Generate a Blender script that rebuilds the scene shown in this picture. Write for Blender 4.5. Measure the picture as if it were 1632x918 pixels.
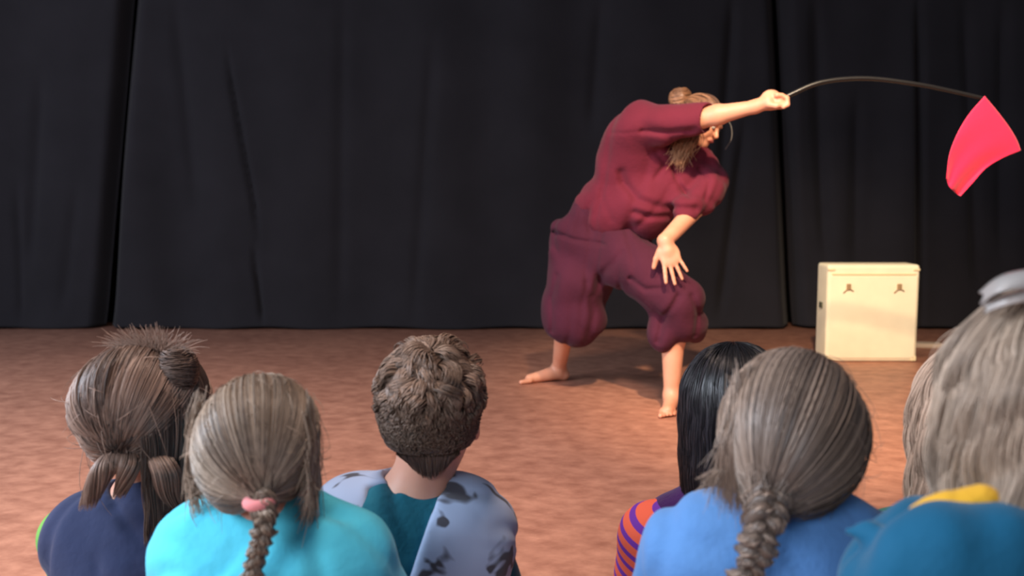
import bpy, math, random
import numpy as np
from mathutils import Vector, Matrix

for o in list(bpy.data.objects):
    bpy.data.objects.remove(o)
rng = np.random.default_rng(7)
random.seed(7)
scene = bpy.context.scene
COL = scene.collection

# ------------------------------------------------------------------ camera
W, H, FPX = 1632, 918, 1500.0
CAM_Z = 1.0
PITCH = math.atan(154.0 / FPX)
cam_data = bpy.data.cameras.new('camera')
cam = bpy.data.objects.new('camera', cam_data)
COL.objects.link(cam)
cam.location = (0, 0, CAM_Z)
cam.rotation_euler = (math.pi / 2 - PITCH, 0, 0)
cam_data.sensor_width = 36
cam_data.lens = FPX / W * 36
cam_data.clip_start = 0.05
cam_data.dof.use_dof = True
cam_data.dof.focus_distance = 2.2
cam_data.dof.aperture_fstop = 3.6
scene.camera = cam

# ------------------------------------------------------------------ colour + world
scene.view_settings.view_transform = 'Standard'
scene.view_settings.look = 'None'
scene.view_settings.gamma = 1
scene.view_settings.use_curve_mapping = False
scene.view_settings.exposure = 0.0
world = bpy.data.worlds.new('world')
scene.world = world
world.use_nodes = True
bg = world.node_tree.nodes['Background']
bg.inputs['Color'].default_value = (0.62, 0.68, 0.85, 1)
bg.inputs['Strength'].default_value = 0.16

def light(name, kind, loc, target, energy, color, size=1.0, **kw):
    d = bpy.data.lights.new(name, kind)
    d.energy = energy
    d.color = color
    if kind == 'AREA':
        d.shape = 'RECTANGLE'
        d.size = size
        d.size_y = kw.get('size_y', size)
        if 'spread' in kw: d.spread = kw['spread']
    if kind == 'SPOT':
        d.spot_size = kw['cone']
        d.spot_blend = kw.get('blend', 0.5)
        d.shadow_soft_size = size
    o = bpy.data.objects.new(name, d)
    COL.objects.link(o)
    o.location = loc
    o.rotation_euler = (Vector(target) - Vector(loc)).to_track_quat('-Z', 'Y').to_euler()
    return o

light('daylight_window', 'AREA', (-3.4, 0.9, 2.6), (0.1, 1.9, 0.4), 190, (0.78, 0.88, 1.0), 1.6, size_y=1.3)
light('hall_daylight_behind', 'AREA', (-2.0, -3.0, 2.6), (-1.2, 5.0, 0.3), 130, (0.90, 0.93, 1.0), 1.6)
light('hall_window_left', 'AREA', (-5.4, 2.4, 2.5), (-3.0, 6.6, 0.6), 180, (0.74, 0.82, 1.0), 1.6)
light('stage_lamp', 'SPOT', (0.6, 1.2, 3.7), (1.75, 4.8, 0.1), 1350, (1.0, 0.76, 0.52), 0.10,
      cone=math.radians(46), blend=0.9)
light('stage_lamp_left', 'SPOT', (-0.3, 1.6, 3.6), (0.0, 3.5, 0.0), 430, (1.0, 0.76, 0.62), 0.25,
      cone=math.radians(100), blend=1.0)

# ------------------------------------------------------------------ placing helpers
_cp, _sp = math.cos(PITCH), math.sin(PITCH)
def at(px, py, Y):
    """world point on the pixel's ray at world depth Y"""
    x = (px - W / 2) / FPX
    v = (H / 2 - py) / FPX
    dy = _cp + v * _sp
    dz = -_sp + v * _cp
    k = Y / dy
    return np.array([x * k, Y, CAM_Z + dz * k])
def floor_at(px, py):
    v = (H / 2 - py) / FPX
    dy = _cp + v * _sp; dz = -_sp + v * _cp
    k = -CAM_Z / dz
    return np.array([(px - W / 2) / FPX * k, dy * k, 0.0])

def tag(o, label=None, cat=None, group=None, kind=None):
    if label: o['label'] = label
    if cat: o['category'] = cat
    if group: o['group'] = group
    if kind: o['kind'] = kind
    return o
def empty(name, loc=(0, 0, 0), rz=0):
    o = bpy.data.objects.new(name, None)
    o.empty_display_size = 0.1
    COL.objects.link(o)
    o.location = tuple(loc); o.rotation_euler = (0, 0, rz)
    return o
def mesh_obj(name, verts, faces, mat, parent=None, smooth=True, tone=None, attrs=None):
    me = bpy.data.meshes.new(name)
    verts = np.asarray(verts, dtype=np.float32)
    if isinstance(faces, np.ndarray):
        n, m = faces.shape
        me.vertices.add(len(verts)); me.vertices.foreach_set('co', verts.ravel())
        me.loops.add(n * m); me.loops.foreach_set('vertex_index', faces.astype(np.int32).ravel())
        me.polygons.add(n); me.polygons.foreach_set('loop_start', np.arange(0, n * m, m, dtype=np.int32))
        me.update(calc_edges=True)
    else:
        me.from_pydata(verts.tolist(), [], faces)
    me.validate()
    if smooth:
        me.polygons.foreach_set('use_smooth', np.ones(len(me.polygons), dtype=bool))
    allat = dict(attrs or {})
    if tone is not None: allat['tone'] = tone
    for k, v in allat.items():
        a = me.attributes.new(k, 'FLOAT', 'POINT')
        a.data.foreach_set('value', np.asarray(v, dtype=np.float32))
    me.materials.append(mat)
    o = bpy.data.objects.new(name, me)
    COL.objects.link(o)
    if parent is not None: o.parent = parent
    return o

# ------------------------------------------------------------------ materials
def srgb(c):
    c = [x / 255.0 for x in c]
    return tuple((x / 12.92 if x <= 0.04045 else ((x + 0.055) / 1.055) ** 2.4) for x in c) + (1.0,)
def new_mat(name):
    m = bpy.data.materials.new(name); m.use_nodes = True
    nt = m.node_tree
    return m, nt, nt.nodes['Principled BSDF']
def fabric(name, col, rough=0.9, var=0.16, scale=30, sheen=0.15, bump=0.25, big=6):
    m, nt, b = new_mat(name)
    tc = nt.nodes.new('ShaderNodeTexCoord')
    n = nt.nodes.new('ShaderNodeTexNoise'); n.inputs['Scale'].default_value = big; n.inputs['Detail'].default_value = 4
    nt.links.new(tc.outputs['Object'], n.inputs['Vector'])
    r = nt.nodes.new('ShaderNodeValToRGB')
    c = srgb(col)
    r.color_ramp.elements[0].position = 0.3; r.color_ramp.elements[1].position = 0.7
    r.color_ramp.elements[0].color = tuple(x * (1 - var) for x in c[:3]) + (1,)
    r.color_ramp.elements[1].color = tuple(min(1, x * (1 + var)) for x in c[:3]) + (1,)
    nt.links.new(n.outputs['Fac'], r.inputs['Fac'])
    nt.links.new(r.outputs['Color'], b.inputs['Base Color'])
    b.inputs['Roughness'].default_value = rough
    b.inputs['Sheen Weight'].default_value = sheen
    b.inputs['Specular IOR Level'].default_value = 0.15
    n2 = nt.nodes.new('ShaderNodeTexNoise'); n2.inputs['Scale'].default_value = scale; n2.inputs['Detail'].default_value = 5
    nt.links.new(tc.outputs['Object'], n2.inputs['Vector'])
    bp = nt.nodes.new('ShaderNodeBump'); bp.inputs['Strength'].default_value = bump; bp.inputs['Distance'].default_value = 0.01
    nt.links.new(n2.outputs['Fac'], bp.inputs['Height'])
    nt.links.new(bp.outputs['Normal'], b.inputs['Normal'])
    return m
def skin_mat(name, col):
    m, nt, b = new_mat(name)
    tc = nt.nodes.new('ShaderNodeTexCoord')
    n = nt.nodes.new('ShaderNodeTexNoise'); n.inputs['Scale'].default_value = 14; n.inputs['Detail'].default_value = 3
    nt.links.new(tc.outputs['Object'], n.inputs['Vector'])
    r = nt.nodes.new('ShaderNodeValToRGB'); c = srgb(col)
    r.color_ramp.elements[0].position = 0.3; r.color_ramp.elements[1].position = 0.7
    r.color_ramp.elements[0].color = (c[0] * .95, c[1] * .85, c[2] * .82, 1)
    r.color_ramp.elements[1].color = c
    nt.links.new(n.outputs['Fac'], r.inputs['Fac'])
    nt.links.new(r.outputs['Color'], b.inputs['Base Color'])
    b.inputs['Roughness'].default_value = 0.5
    b.inputs['Subsurface Weight'].default_value = 0.12
    b.inputs['Subsurface Radius'].default_value = (0.02, 0.008, 0.004)
    b.inputs['Subsurface Scale'].default_value = 0.5
    return m
def hair_mat(name, dark, light_, rough=0.42):
    m, nt, b = new_mat(name)
    a = nt.nodes.new('ShaderNodeAttribute'); a.attribute_name = 'tone'
    r = nt.nodes.new('ShaderNodeValToRGB')
    r.color_ramp.elements[0].color = srgb(dark); r.color_ramp.elements[1].color = srgb(light_)
    nt.links.new(a.outputs['Fac'], r.inputs['Fac'])
    nt.links.new(r.outputs['Color'], b.inputs['Base Color'])
    b.inputs['Roughness'].default_value = rough
    b.inputs['Specular IOR Level'].default_value = 0.45
    return m
def plain(name, col, rough=0.5, metal=0.0, spec=0.5):
    m, nt, b = new_mat(name)
    tc = nt.nodes.new('ShaderNodeTexCoord')
    n = nt.nodes.new('ShaderNodeTexNoise'); n.inputs['Scale'].default_value = 9
    nt.links.new(tc.outputs['Object'], n.inputs['Vector'])
    r = nt.nodes.new('ShaderNodeValToRGB'); c = srgb(col)
    r.color_ramp.elements[0].color = tuple(x * .9 for x in c[:3]) + (1,)
    r.color_ramp.elements[1].color = tuple(min(1, x * 1.06) for x in c[:3]) + (1,)
    nt.links.new(n.outputs['Fac'], r.inputs['Fac'])
    nt.links.new(r.outputs['Color'], b.inputs['Base Color'])
    b.inputs['Roughness'].default_value = rough
    b.inputs['Metallic'].default_value = metal
    b.inputs['Specular IOR Level'].default_value = spec
    return m

# ------------------------------------------------------------------ signed-distance modelling
def smin(a, b, k):
    h = np.clip(0.5 + 0.5 * (b - a) / k, 0, 1)
    return b * (1 - h) + a * h - k * h * (1 - h)
class Field:
    """union / difference of rounded shapes, meshed as ONE continuous surface"""
    def __init__(s): s.pr = []; s.R = np.eye(3); s.t = np.zeros(3); s.sc = 1.0
    def frame(s, R=None, t=None, sc=1.0):
        s.R = np.eye(3) if R is None else np.array(R, float)      # columns = local axes in world
        s.t = np.zeros(3) if t is None else np.array(t, float); s.sc = sc
    def _w(s, p): return s.R @ (np.array(p, float) * s.sc) + s.t
    def cap(s, a, b, ra, rb=None, k=0.02, op=1, sq=None):
        """tapered capsule; sq=(dir,factor) flattens it along dir"""
        rb = ra if rb is None else rb
        s.pr.append(('c', s._w(a), s._w(b), ra * s.sc, rb * s.sc, k, op,
                     None if sq is None else ((s.R @ np.array(sq[0], float)), sq[1])))
    def ell(s, c, r, k=0.02, op=1, R=None):
        RR = s.R if R is None else s.R @ np.array(R, float)
        s.pr.append(('e', s._w(c), np.array(r, float) * s.sc, RR, None, k, op, None))
    def chain(s, pts, rs, k=0.02, op=1, sq=None):
        for i in range(len(pts) - 1):
            s.cap(pts[i], pts[i + 1], rs[i], rs[i + 1], k, op, sq)
    def plane(s, p, n, k=0.004):
        """cut away everything on the side the normal points to"""
        n = np.array(n, float); n = s.R @ (n / np.linalg.norm(n))
        s.pr.append(('p', s._w(p), n, None, None, k, -1, None))
    def func(s, f):
        """carve away where f(x,y,z) < 0"""
        s.pr.append(('f', f, None, None, None, 0.004, -1, None))
    def bounds(s):
        lo = np.full(3, 1e9); hi = -lo
        for p in s.pr:
            if p[6] < 0: continue
            if p[0] == 'c':
                l = np.minimum(p[1] - p[3], p[2] - p[4]); h = np.maximum(p[1] + p[3], p[2] + p[4])
            else:
                m = p[2].max(); l = p[1] - m; h = p[1] + m
            lo = np.minimum(lo, l); hi = np.maximum(hi, h)
        return lo - 0.03, hi + 0.03
    def mesh(s, vox, disp=None):
        lo, hi = s.bounds()
        n = np.ceil((hi - lo) / vox).astype(int) + 1
        ax = [lo[i] + vox * np.arange(n[i]) for i in range(3)]
        F = np.full(n, 1.0, np.float32)
        for p in s.pr:
            pad = p[5] + 4 * vox
            if p[0] in 'pf':
                l, h = lo, hi
            elif p[0] == 'c':
                l = np.minimum(p[1] - p[3], p[2] - p[4]) - pad; h = np.maximum(p[1] + p[3], p[2] + p[4]) + pad
            else:
                ext = np.sqrt(((p[3] * p[2]) ** 2).sum(axis=1))
                l = p[1] - ext - pad; h = p[1] + ext + pad
            i0 = np.clip(np.floor((l - lo) / vox).astype(int), 0, n - 1)
            i1 = np.clip(np.ceil((h - lo) / vox).astype(int) + 1, 1, n)
            if (i1 <= i0).any(): continue
            X = ax[0][i0[0]:i1[0]][:, None, None].astype(np.float32)
            Y = ax[1][i0[1]:i1[1]][None, :, None].astype(np.float32)
            Z = ax[2][i0[2]:i1[2]][None, None, :].astype(np.float32)
            sl = (slice(i0[0], i1[0]), slice(i0[1], i1[1]), slice(i0[2], i1[2]))
            if p[0] == 'c':
                a, b = p[1], p[2]; ba = b - a; L = max(float(ba @ ba), 1e-9)
                x, y, z = X - a[0], Y - a[1], Z - a[2]
                hh = np.clip((x * ba[0] + y * ba[1] + z * ba[2]) / L, 0, 1)
                dx, dy, dz = x - hh * ba[0], y - hh * ba[1], z - hh * ba[2]
                q = dx * dx + dy * dy + dz * dz
                if p[7] is not None:
                    u, f = p[7]; du = dx * u[0] + dy * u[1] + dz * u[2]
                    q = q + du * du * (1 / (f * f) - 1)
                d = np.sqrt(q) - (p[3] + (p[4] - p[3]) * hh)
                if p[7] is not None: d = d * 0.8
            elif p[0] == 'e':
                R = p[3]; r = p[2]
                x, y, z = X - p[1][0], Y - p[1][1], Z - p[1][2]
                l0 = (x * R[0, 0] + y * R[1, 0] + z * R[2, 0]) / r[0]
                l1 = (x * R[0, 1] + y * R[1, 1] + z * R[2, 1]) / r[1]
                l2 = (x * R[0, 2] + y * R[1, 2] + z * R[2, 2]) / r[2]
                k0 = np.sqrt(l0 ** 2 + l1 ** 2 + l2 ** 2)
                k1 = np.sqrt((l0 / r[0]) ** 2 + (l1 / r[1]) ** 2 + (l2 / r[2]) ** 2) + 1e-6
                d = k0 * (k0 - 1) / k1
                d = np.maximum(d, -r.min())
            elif p[0] == 'f':
                d = p[1](X, Y, Z).astype(np.float32) + np.zeros_like(F[sl])
            else:
                nn = p[2]
                d = -((X - p[1][0]) * nn[0] + (Y - p[1][1]) * nn[1] + (Z - p[1][2]) * nn[2])
            if p[6] > 0: F[sl] = smin(F[sl], d, p[5])
            else: F[sl] = -smin(-F[sl], d, p[5])
        if disp is not None:
            m = np.abs(F) < 0.045
            I = np.nonzero(m)
            P = np.stack([ax[0][I[0]], ax[1][I[1]], ax[2][I[2]]], 1)
            F[m] += disp(P).astype(np.float32)
        for a in range(3):
            s0 = [slice(None)] * 3; s1 = [slice(None)] * 3
            s0[a] = 0; s1[a] = -1
            F[tuple(s0)] = 1; F[tuple(s1)] = 1
        return surface_nets(F, lo, vox)
def surface_nets(F, lo, vox):
    S = F < 0
    c = [slice(0, -1), slice(1, None)]
    cnt = np.zeros(tuple(np.array(S.shape) - 1), np.uint8)
    for i in (0, 1):
        for j in (0, 1):
            for k in (0, 1): cnt += S[c[i], c[j], c[k]]
    act = (cnt > 0) & (cnt < 8)
    I = np.stack(np.nonzero(act), 1)
    idx = np.full(act.shape, -1, np.int32); idx[act] = np.arange(len(I))
    cor = np.array([(i, j, k) for i in (0, 1) for j in (0, 1) for k in (0, 1)])
    V = np.stack([F[I[:, 0] + q[0], I[:, 1] + q[1], I[:, 2] + q[2]] for q in cor], 1)
    acc = np.zeros((len(I), 3)); num = np.zeros(len(I))
    for a in range(8):
        for b in range(a + 1, 8):
            if abs(cor[a] - cor[b]).sum() != 1: continue
            va, vb = V[:, a], V[:, b]
            m = (va < 0) != (vb < 0)
            t = np.where(m, va / np.where(m, va - vb, 1), 0)
            p = cor[a] + t[:, None] * (cor[b] - cor[a])
            acc[m] += p[m]; num[m] += 1
    verts = lo + vox * (I + acc / num[:, None])
    quads = []
    for a in range(3):
        b, c2 = (a + 1) % 3, (a + 2) % 3
        s0 = [slice(1, -1)] * 3; s1 = [slice(1, -1)] * 3
        s0[a] = slice(0, -1); s1[a] = slice(1, None)
        A = S[tuple(s0)]; B = S[tuple(s1)]
        E = np.stack(np.nonzero(A != B), 1)
        ins = A[E[:, 0], E[:, 1], E[:, 2]]
        off = np.ones(3, int); off[a] = 0
        E = E + off
        eb = np.eye(3, dtype=int)[b]; ec = np.eye(3, dtype=int)[c2]
        g = lambda q: idx[q[:, 0], q[:, 1], q[:, 2]]
        Q = np.stack([g(E - eb - ec), g(E - ec), g(E), g(E - eb)], 1)
        Q[~ins] = Q[~ins][:, ::-1]
        quads.append(Q)
    Q = np.concatenate(quads)
    Q = Q[(Q >= 0).all(1)]
    return verts, Q
def relax(v, q, it=2, lam=0.5):
    for _ in range(it):
        s = np.zeros_like(v); n = np.zeros(len(v))
        for a, b in ((0, 1), (1, 2), (2, 3), (3, 0)):
            np.add.at(s, q[:, a], v[q[:, b]]); np.add.at(n, q[:, a], 1)
            np.add.at(s, q[:, b], v[q[:, a]]); np.add.at(n, q[:, b], 1)
        v = v + lam * (s / np.maximum(n, 1)[:, None] - v)
    return v
def fold_noise(seed, freq, amp, stretch=(1, 1, 1), n=7):
    r = np.random.default_rng(seed)
    D = r.normal(size=(n, 3)) * np.array(stretch); D /= np.linalg.norm(D, axis=1)[:, None]
    D *= freq * r.uniform(0.6, 1.5, (n, 1)); ph = r.uniform(0, 6.28, n)
    def f(P):
        w = 0.35 * np.sin(P @ D[0] * 0.6 + ph[1])
        return amp * sum(np.sin(P @ D[i] + ph[i] + w * 3) for i in range(n)) / math.sqrt(n)
    return f
def crease_noise(seed, freq, amp, width=.3, n=5, stretch=(1, 1, 1)):
    """sparse narrow creases pressed into cloth"""
    r = np.random.default_rng(seed)
    D = r.normal(size=(n, 3)) * np.array(stretch); D /= np.linalg.norm(D, axis=1)[:, None]
    W2 = r.normal(size=(n, 3)); W2 /= np.linalg.norm(W2, axis=1)[:, None]; ph = r.uniform(0, 6.28, (n, 3))
    def f(P):
        out = 0
        for i in range(n):
            w1 = P @ W2[i]; a = np.sin(P @ D[i] * freq + ph[i, 0] + 1.6 * np.sin(w1 * freq * .5 + ph[i, 1]))
            m_ = np.clip(np.sin(w1 * freq * .8 + ph[i, 2]) * 1.6 - .2, 0, 1)
            out = out + m_ * (np.exp(-(a / width) ** 2) - .35)
        return amp * out
    return f
def groove2d(lines):
    """creases: list of (points in world (x,z), width, depth[, yfront]) pushing cloth in along the crease"""
    def f(P):
        out = np.zeros(len(P)); p = P[:, [0, 2]]
        for L in lines:
            pts, w, dep = L[0], L[1], L[2]
            best = np.full(len(P), 1e9)
            for a, b in zip(pts[:-1], pts[1:]):
                a = np.array(a); b = np.array(b); ba = b - a
                h = np.clip(((p - a) @ ba) / (ba @ ba), 0, 1)
                best = np.minimum(best, np.linalg.norm(p - a - h[:, None] * ba, axis=1))
            out += dep * np.exp(-(best / w) ** 2)
        return out
    return f
def sdf_obj(name, F, vox, mat, parent, disp=None, it=2, attrs=None):
    v, q = F.mesh(vox, disp)
    v = relax(v, q, it)
    return mesh_obj(name, v, q, mat, parent, attrs=attrs(v) if attrs else None)

# ------------------------------------------------------------------ tubes / strands
def strands_mesh(paths, radii, tones, sides=3):
    """paths (N,M,3), radii (N,M) -> verts, quads, tone per vertex"""
    P = np.asarray(paths, float); N, M, _ = P.shape
    T = np.gradient(P, axis=1); T /= np.linalg.norm(T, axis=2, keepdims=True) + 1e-9
    refs = np.array([[0.3, 0.2, 0.93], [0.93, 0.3, -0.2], [-0.2, 0.93, 0.3], [0.6, -0.6, 0.53], [-0.6, 0.53, 0.6]])
    refs /= np.linalg.norm(refs, axis=1)[:, None]
    best = np.abs(np.einsum('nmk,rk->nmr', T, refs)).max(1).argmin(1)      # never parallel to the strand
    up = np.repeat(refs[best][:, None, :], M, 1)
    A = np.cross(T, up); A /= np.linalg.norm(A, axis=2, keepdims=True) + 1e-9
    B = np.cross(T, A)
    V = []
    for s in range(sides):
        th = 2 * math.pi * s / sides
        V.append(P + radii[:, :, None] * (math.cos(th) * A + math.sin(th) * B))
    V = np.stack(V, 2)
    idx = np.arange(N * M * sides).reshape(N, M, sides)
    q = []
    for s in range(sides):
        s2 = (s + 1) % sides
        q.append(np.stack([idx[:, :-1, s], idx[:, :-1, s2], idx[:, 1:, s2], idx[:, 1:, s]], -1).reshape(-1, 4))
    caps = []
    if sides == 4: caps = [idx[:, 0, ::-1].reshape(-1, 4), idx[:, -1, :].reshape(-1, 4)]
    Q = np.concatenate(q + caps)
    tone = np.repeat(np.asarray(tones), M * sides)
    return V.reshape(-1, 3), Q, tone
class HairBuilder:
    def __init__(s): s.v = []; s.q = []; s.t = []; s.n = 0
    def add(s, v, q, t): s.v.append(v); s.q.append(q + s.n); s.t.append(t); s.n += len(v)
    def strands(s, paths, r, tones, taper=True):
        N, M, _ = np.asarray(paths).shape
        u = np.linspace(0, 1, M)
        prof = (1 - 0.75 * u ** 3) if taper else np.ones(M)
        rr = (r if np.ndim(r) else np.full(N, r))[:, None] * prof[None]
        s.add(*strands_mesh(paths, rr, tones))
    def blob(s, c, r, R=np.eye(3), tone=0.25, keep=None, n=40, bump=None):
        th = np.linspace(0.0, math.pi, n); ph = np.linspace(0, 2 * math.pi, 2 * n, endpoint=False)
        TH, PH = np.meshgrid(th, ph, indexing='ij')
        D = np.stack([np.sin(TH) * np.cos(PH), np.sin(TH) * np.sin(PH), np.cos(TH)], -1)
        k = 1.0 if bump is None else 1 + bump(D.reshape(-1, 3)).reshape(TH.shape)[..., None]
        V = (D * k * np.array(r)) @ np.array(R).T + np.array(c)
        idx = np.arange(n * 2 * n).reshape(n, 2 * n)
        Q = np.stack([idx[:-1], idx[1:], np.roll(idx, -1, 1)[1:], np.roll(idx, -1, 1)[:-1]], -1).reshape(-1, 4)
        if keep is not None:
            ok = keep(D.reshape(-1, 3)); Q = Q[ok[Q].all(1)]
        s.add(V.reshape(-1, 3), Q, np.full(V.shape[0] * V.shape[1], tone))
    def obj(s, mat, parent, name='hair'):
        return mesh_obj(name, np.concatenate(s.v), np.concatenate(s.q), mat, parent, tone=np.concatenate(s.t))
def tube(name, pts, r, mat, parent=None, sides=10, closed=False):
    pts = np.array(pts, float)
    M = len(pts)
    rr = np.full(M, r) if np.ndim(r) == 0 else np.array(r)
    T = np.gradient(pts, axis=0); T /= np.linalg.norm(T, axis=1, keepdims=True)
    up = np.array([0.12, 0.95, 0.28]); V = []
    for i in range(M):
        A = np.cross(T[i], up); A /= np.linalg.norm(A); B = np.cross(T[i], A)
        for s in range(sides):
            th = 2 * math.pi * s / sides
            V.append(pts[i] + rr[i] * (math.cos(th) * A + math.sin(th) * B))
    F = []
    for i in range(M - 1):
        for s in range(sides):
            a = i * sides + s; b = i * sides + (s + 1) % sides
            F.append((a, b, b + sides, a + sides))
    F.append(tuple(range(sides))[::-1]); F.append(tuple(range((M - 1) * sides, M * sides)))
    return mesh_obj(name, V, F, mat, parent)
def spline(pts, n):
    """Catmull-Rom"""
    P = np.array(pts, float); P = np.vstack([2 * P[0] - P[1], P, 2 * P[-1] - P[-2]])
    m = len(P) - 3; out = []
    for u in np.linspace(0, m - 1e-6, n):
        i = int(u); t = u - i; p0, p1, p2, p3 = P[i:i + 4]
        out.append(0.5 * ((2 * p1) + (-p0 + p2) * t + (2 * p0 - 5 * p1 + 4 * p2 - p3) * t * t + (-p0 + 3 * p1 - 3 * p2 + p3) * t ** 3))
    return np.array(out)
def rounded_box(name, c, size, bev, mat, parent=None, seg=3):
    import bmesh
    bm = bmesh.new(); bmesh.ops.create_cube(bm, size=1)
    for v in bm.verts:
        v.co = Vector((v.co.x * size[0] + c[0], v.co.y * size[1] + c[1], v.co.z * size[2] + c[2]))
    bmesh.ops.bevel(bm, geom=list(bm.edges), offset=bev, segments=seg, affect='EDGES', profile=0.6)
    me = bpy.data.meshes.new(name); bm.to_mesh(me); bm.free()
    for p in me.polygons: p.use_smooth = True
    me.materials.append(mat)
    o = bpy.data.objects.new(name, me); COL.objects.link(o)
    if parent: o.parent = parent
    return o
def rotm(yaw=0, pitch=0, roll=0):
    """head frame: x right, y face, z crown; pitch>0 looks up, yaw>0 turns left, roll>0 tips crown to the right"""
    cy, sy = math.cos(yaw), math.sin(yaw); cp, sp = math.cos(pitch), math.sin(pitch); cr, sr = math.cos(roll), math.sin(roll)
    Z = np.array([[cy, -sy, 0], [sy, cy, 0], [0, 0, 1]])
    X = np.array([[1, 0, 0], [0, cp, -sp], [0, sp, cp]])
    Yr = np.array([[cr, 0, sr], [0, 1, 0], [-sr, 0, cr]])
    return Z @ Yr @ X

# ================================================================== SETTING
# ---- floor: worn, mottled red-brown wood
m, nt, b = new_mat('floor_wood')
tc = nt.nodes.new('ShaderNodeTexCoord')
mp = nt.nodes.new('ShaderNodeMapping'); mp.inputs['Rotation'].default_value = (0, 0, math.radians(38)); mp.inputs['Scale'].default_value = (11, 15, 1)
nt.links.new(tc.outputs['Object'], mp.inputs['Vector'])
n1 = nt.nodes.new('ShaderNodeTexNoise'); n1.inputs['Scale'].default_value = 1.0; n1.inputs['Detail'].default_value = 5; n1.inputs['Roughness'].default_value = 0.6
nt.links.new(mp.outputs['Vector'], n1.inputs['Vector'])
r1 = nt.nodes.new('ShaderNodeValToRGB')
r1.color_ramp.elements[0].position = 0.28; r1.color_ramp.elements[0].color = srgb((160, 104, 82))
r1.color_ramp.elements[1].position = 0.74; r1.color_ramp.elements[1].color = srgb((212, 150, 122))
nt.links.new(n1.outputs['Fac'], r1.inputs['Fac'])
n2 = nt.nodes.new('ShaderNodeTexNoise'); n2.inputs['Scale'].default_value = 1.3; n2.inputs['Detail'].default_value = 3
nt.links.new(tc.outputs['Object'], n2.inputs['Vector'])
mx = nt.nodes.new('ShaderNodeMixRGB'); mx.blend_type = 'MULTIPLY'; mx.inputs['Fac'].default_value = 1
r2 = nt.nodes.new('ShaderNodeValToRGB')
r2.color_ramp.elements[0].position = 0.3; r2.color_ramp.elements[0].color = (0.82, 0.80, 0.80, 1)
r2.color_ramp.elements[1].position = 0.7; r2.color_ramp.elements[1].color = (1, 1, 1, 1)
nt.links.new(n2.outputs['Fac'], r2.inputs['Fac'])
nt.links.new(r1.outputs['Color'], mx.inputs['Color1']); nt.links.new(r2.outputs['Color'], mx.inputs['Color2'])
nt.links.new(mx.outputs['Color'], b.inputs['Base Color'])
b.inputs['Roughness'].default_value = 0.55
b.inputs['Specular IOR Level'].default_value = 0.5
bp = nt.nodes.new('ShaderNodeBump'); bp.inputs['Strength'].default_value = 0.12; bp.inputs['Distance'].default_value = 0.01
nt.links.new(n1.outputs['Fac'], bp.inputs['Height']); nt.links.new(bp.outputs['Normal'], b.inputs['Normal'])
M_FLOOR = m
fl = rounded_box('floor', (0, 2.6, -0.05), (13, 9.6, 0.1), 0.004, M_FLOOR, seg=1)
tag(fl, kind='structure', label='mottled red-brown wooden hall floor')
M_WALL = plain('black_wall_paint', (14, 13, 14), 0.9, spec=0.1)
CY = floor_at(816, 525)[1]                       # depth of the curtain line
wb = rounded_box('wall_back', (0, CY + 0.42, 1.9), (13, 0.12, 3.8), 0.004, M_WALL, seg=1)
tag(wb, kind='structure', label='black wall behind the stage curtains')

# ---- curtains: four hanging panels of heavy black cloth
M_CURT = fabric('black_stage_cloth', (31, 29, 32), rough=0.95, var=0.12, scale=120, sheen=0.05, bump=0.15, big=2.5)
def curtain(name, xl, xr, z1, seed, folds, label, yoff=0.0):
    """xl / xr: functions of z giving the panel's left and right edge"""
    nx, nz = 420, 60
    r = np.random.default_rng(seed)
    zs = np.concatenate([np.linspace(0.012, 0.4, 20), np.linspace(0.46, z1, nz - 20)])
    V = np.zeros((nz, nx, 3))
    ph = r.uniform(0, 6.28, 8); fr = r.uniform(3, 15, 8); sl = r.uniform(-0.5, 0.5, 8)
    for i, z in enumerate(zs):
        a, b_ = xl(z), xr(z); x = np.linspace(a, b_, nx)
        y = np.zeros(nx)
        for k in range(8):
            y += (0.030 / fr[k] ** 0.6) * np.sin(fr[k] * (x + sl[k] * 0.25 * z) + ph[k] + 0.5 * math.sin(1.3 * z + k))
        for (x0, x1, z0, z1f, w, dep) in folds:       # crease from (x0,z0) to (x1,z1f)
            t = (z - z0) / (z1f - z0)
            fade = max(0, min(1, min(t, 1 - t) * 5 + 0.25)) if -0.05 < t < 1.05 else 0
            xc = x0 + (x1 - x0) * t
            y += dep * fade * np.exp(-((x - xc) / w) ** 2)
        e = np.minimum((x - a), (b_ - x))
        y += 0.14 * np.exp(-(e / 0.05) ** 2)          # selvedges turn back
        flare = 0.03 * math.exp(-z / 0.12)
        V[i, :, 0] = x; V[i, :, 1] = CY + yoff + y - flare + 0.02; V[i, :, 2] = z + (0.010 * np.sin(7 * x + ph[0]) * math.exp(-z / 0.05) if z < 0.3 else 0)
    V[..., 2] = np.maximum(V[..., 2], 0.006)
    idx = np.arange(nx * nz).reshape(nz, nx)
    Q = np.stack([idx[:-1, :-1], idx[:-1, 1:], idx[1:, 1:], idx[1:, :-1]], -1).reshape(-1, 4)
    o = mesh_obj(name, V.reshape(-1, 3), Q, M_CURT)
    md = o.modifiers.new('cloth_thickness', 'SOLIDIFY'); md.thickness = 0.004; md.offset = 1
    tag(o, label, 'curtain', 'black stage curtain panels')
    return o
def edge(px_top, px_bot):
    xt, xb = at(px_top, 0, CY)[0], at(px_bot, 520, CY)[0]; zt = at(0, 0, CY)[2]
    return lambda z: xb + (xt - xb) * min(z, zt * 1.2) / zt
def fold(px0, py0, px1, py1, w, dep):
    a = at(px0, py0, CY); c = at(px1, py1, CY)
    if a[2] > c[2]: a, c = c, a
    return (a[0], c[0], a[2], c[2], w, dep)
ZT = 3.3
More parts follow.
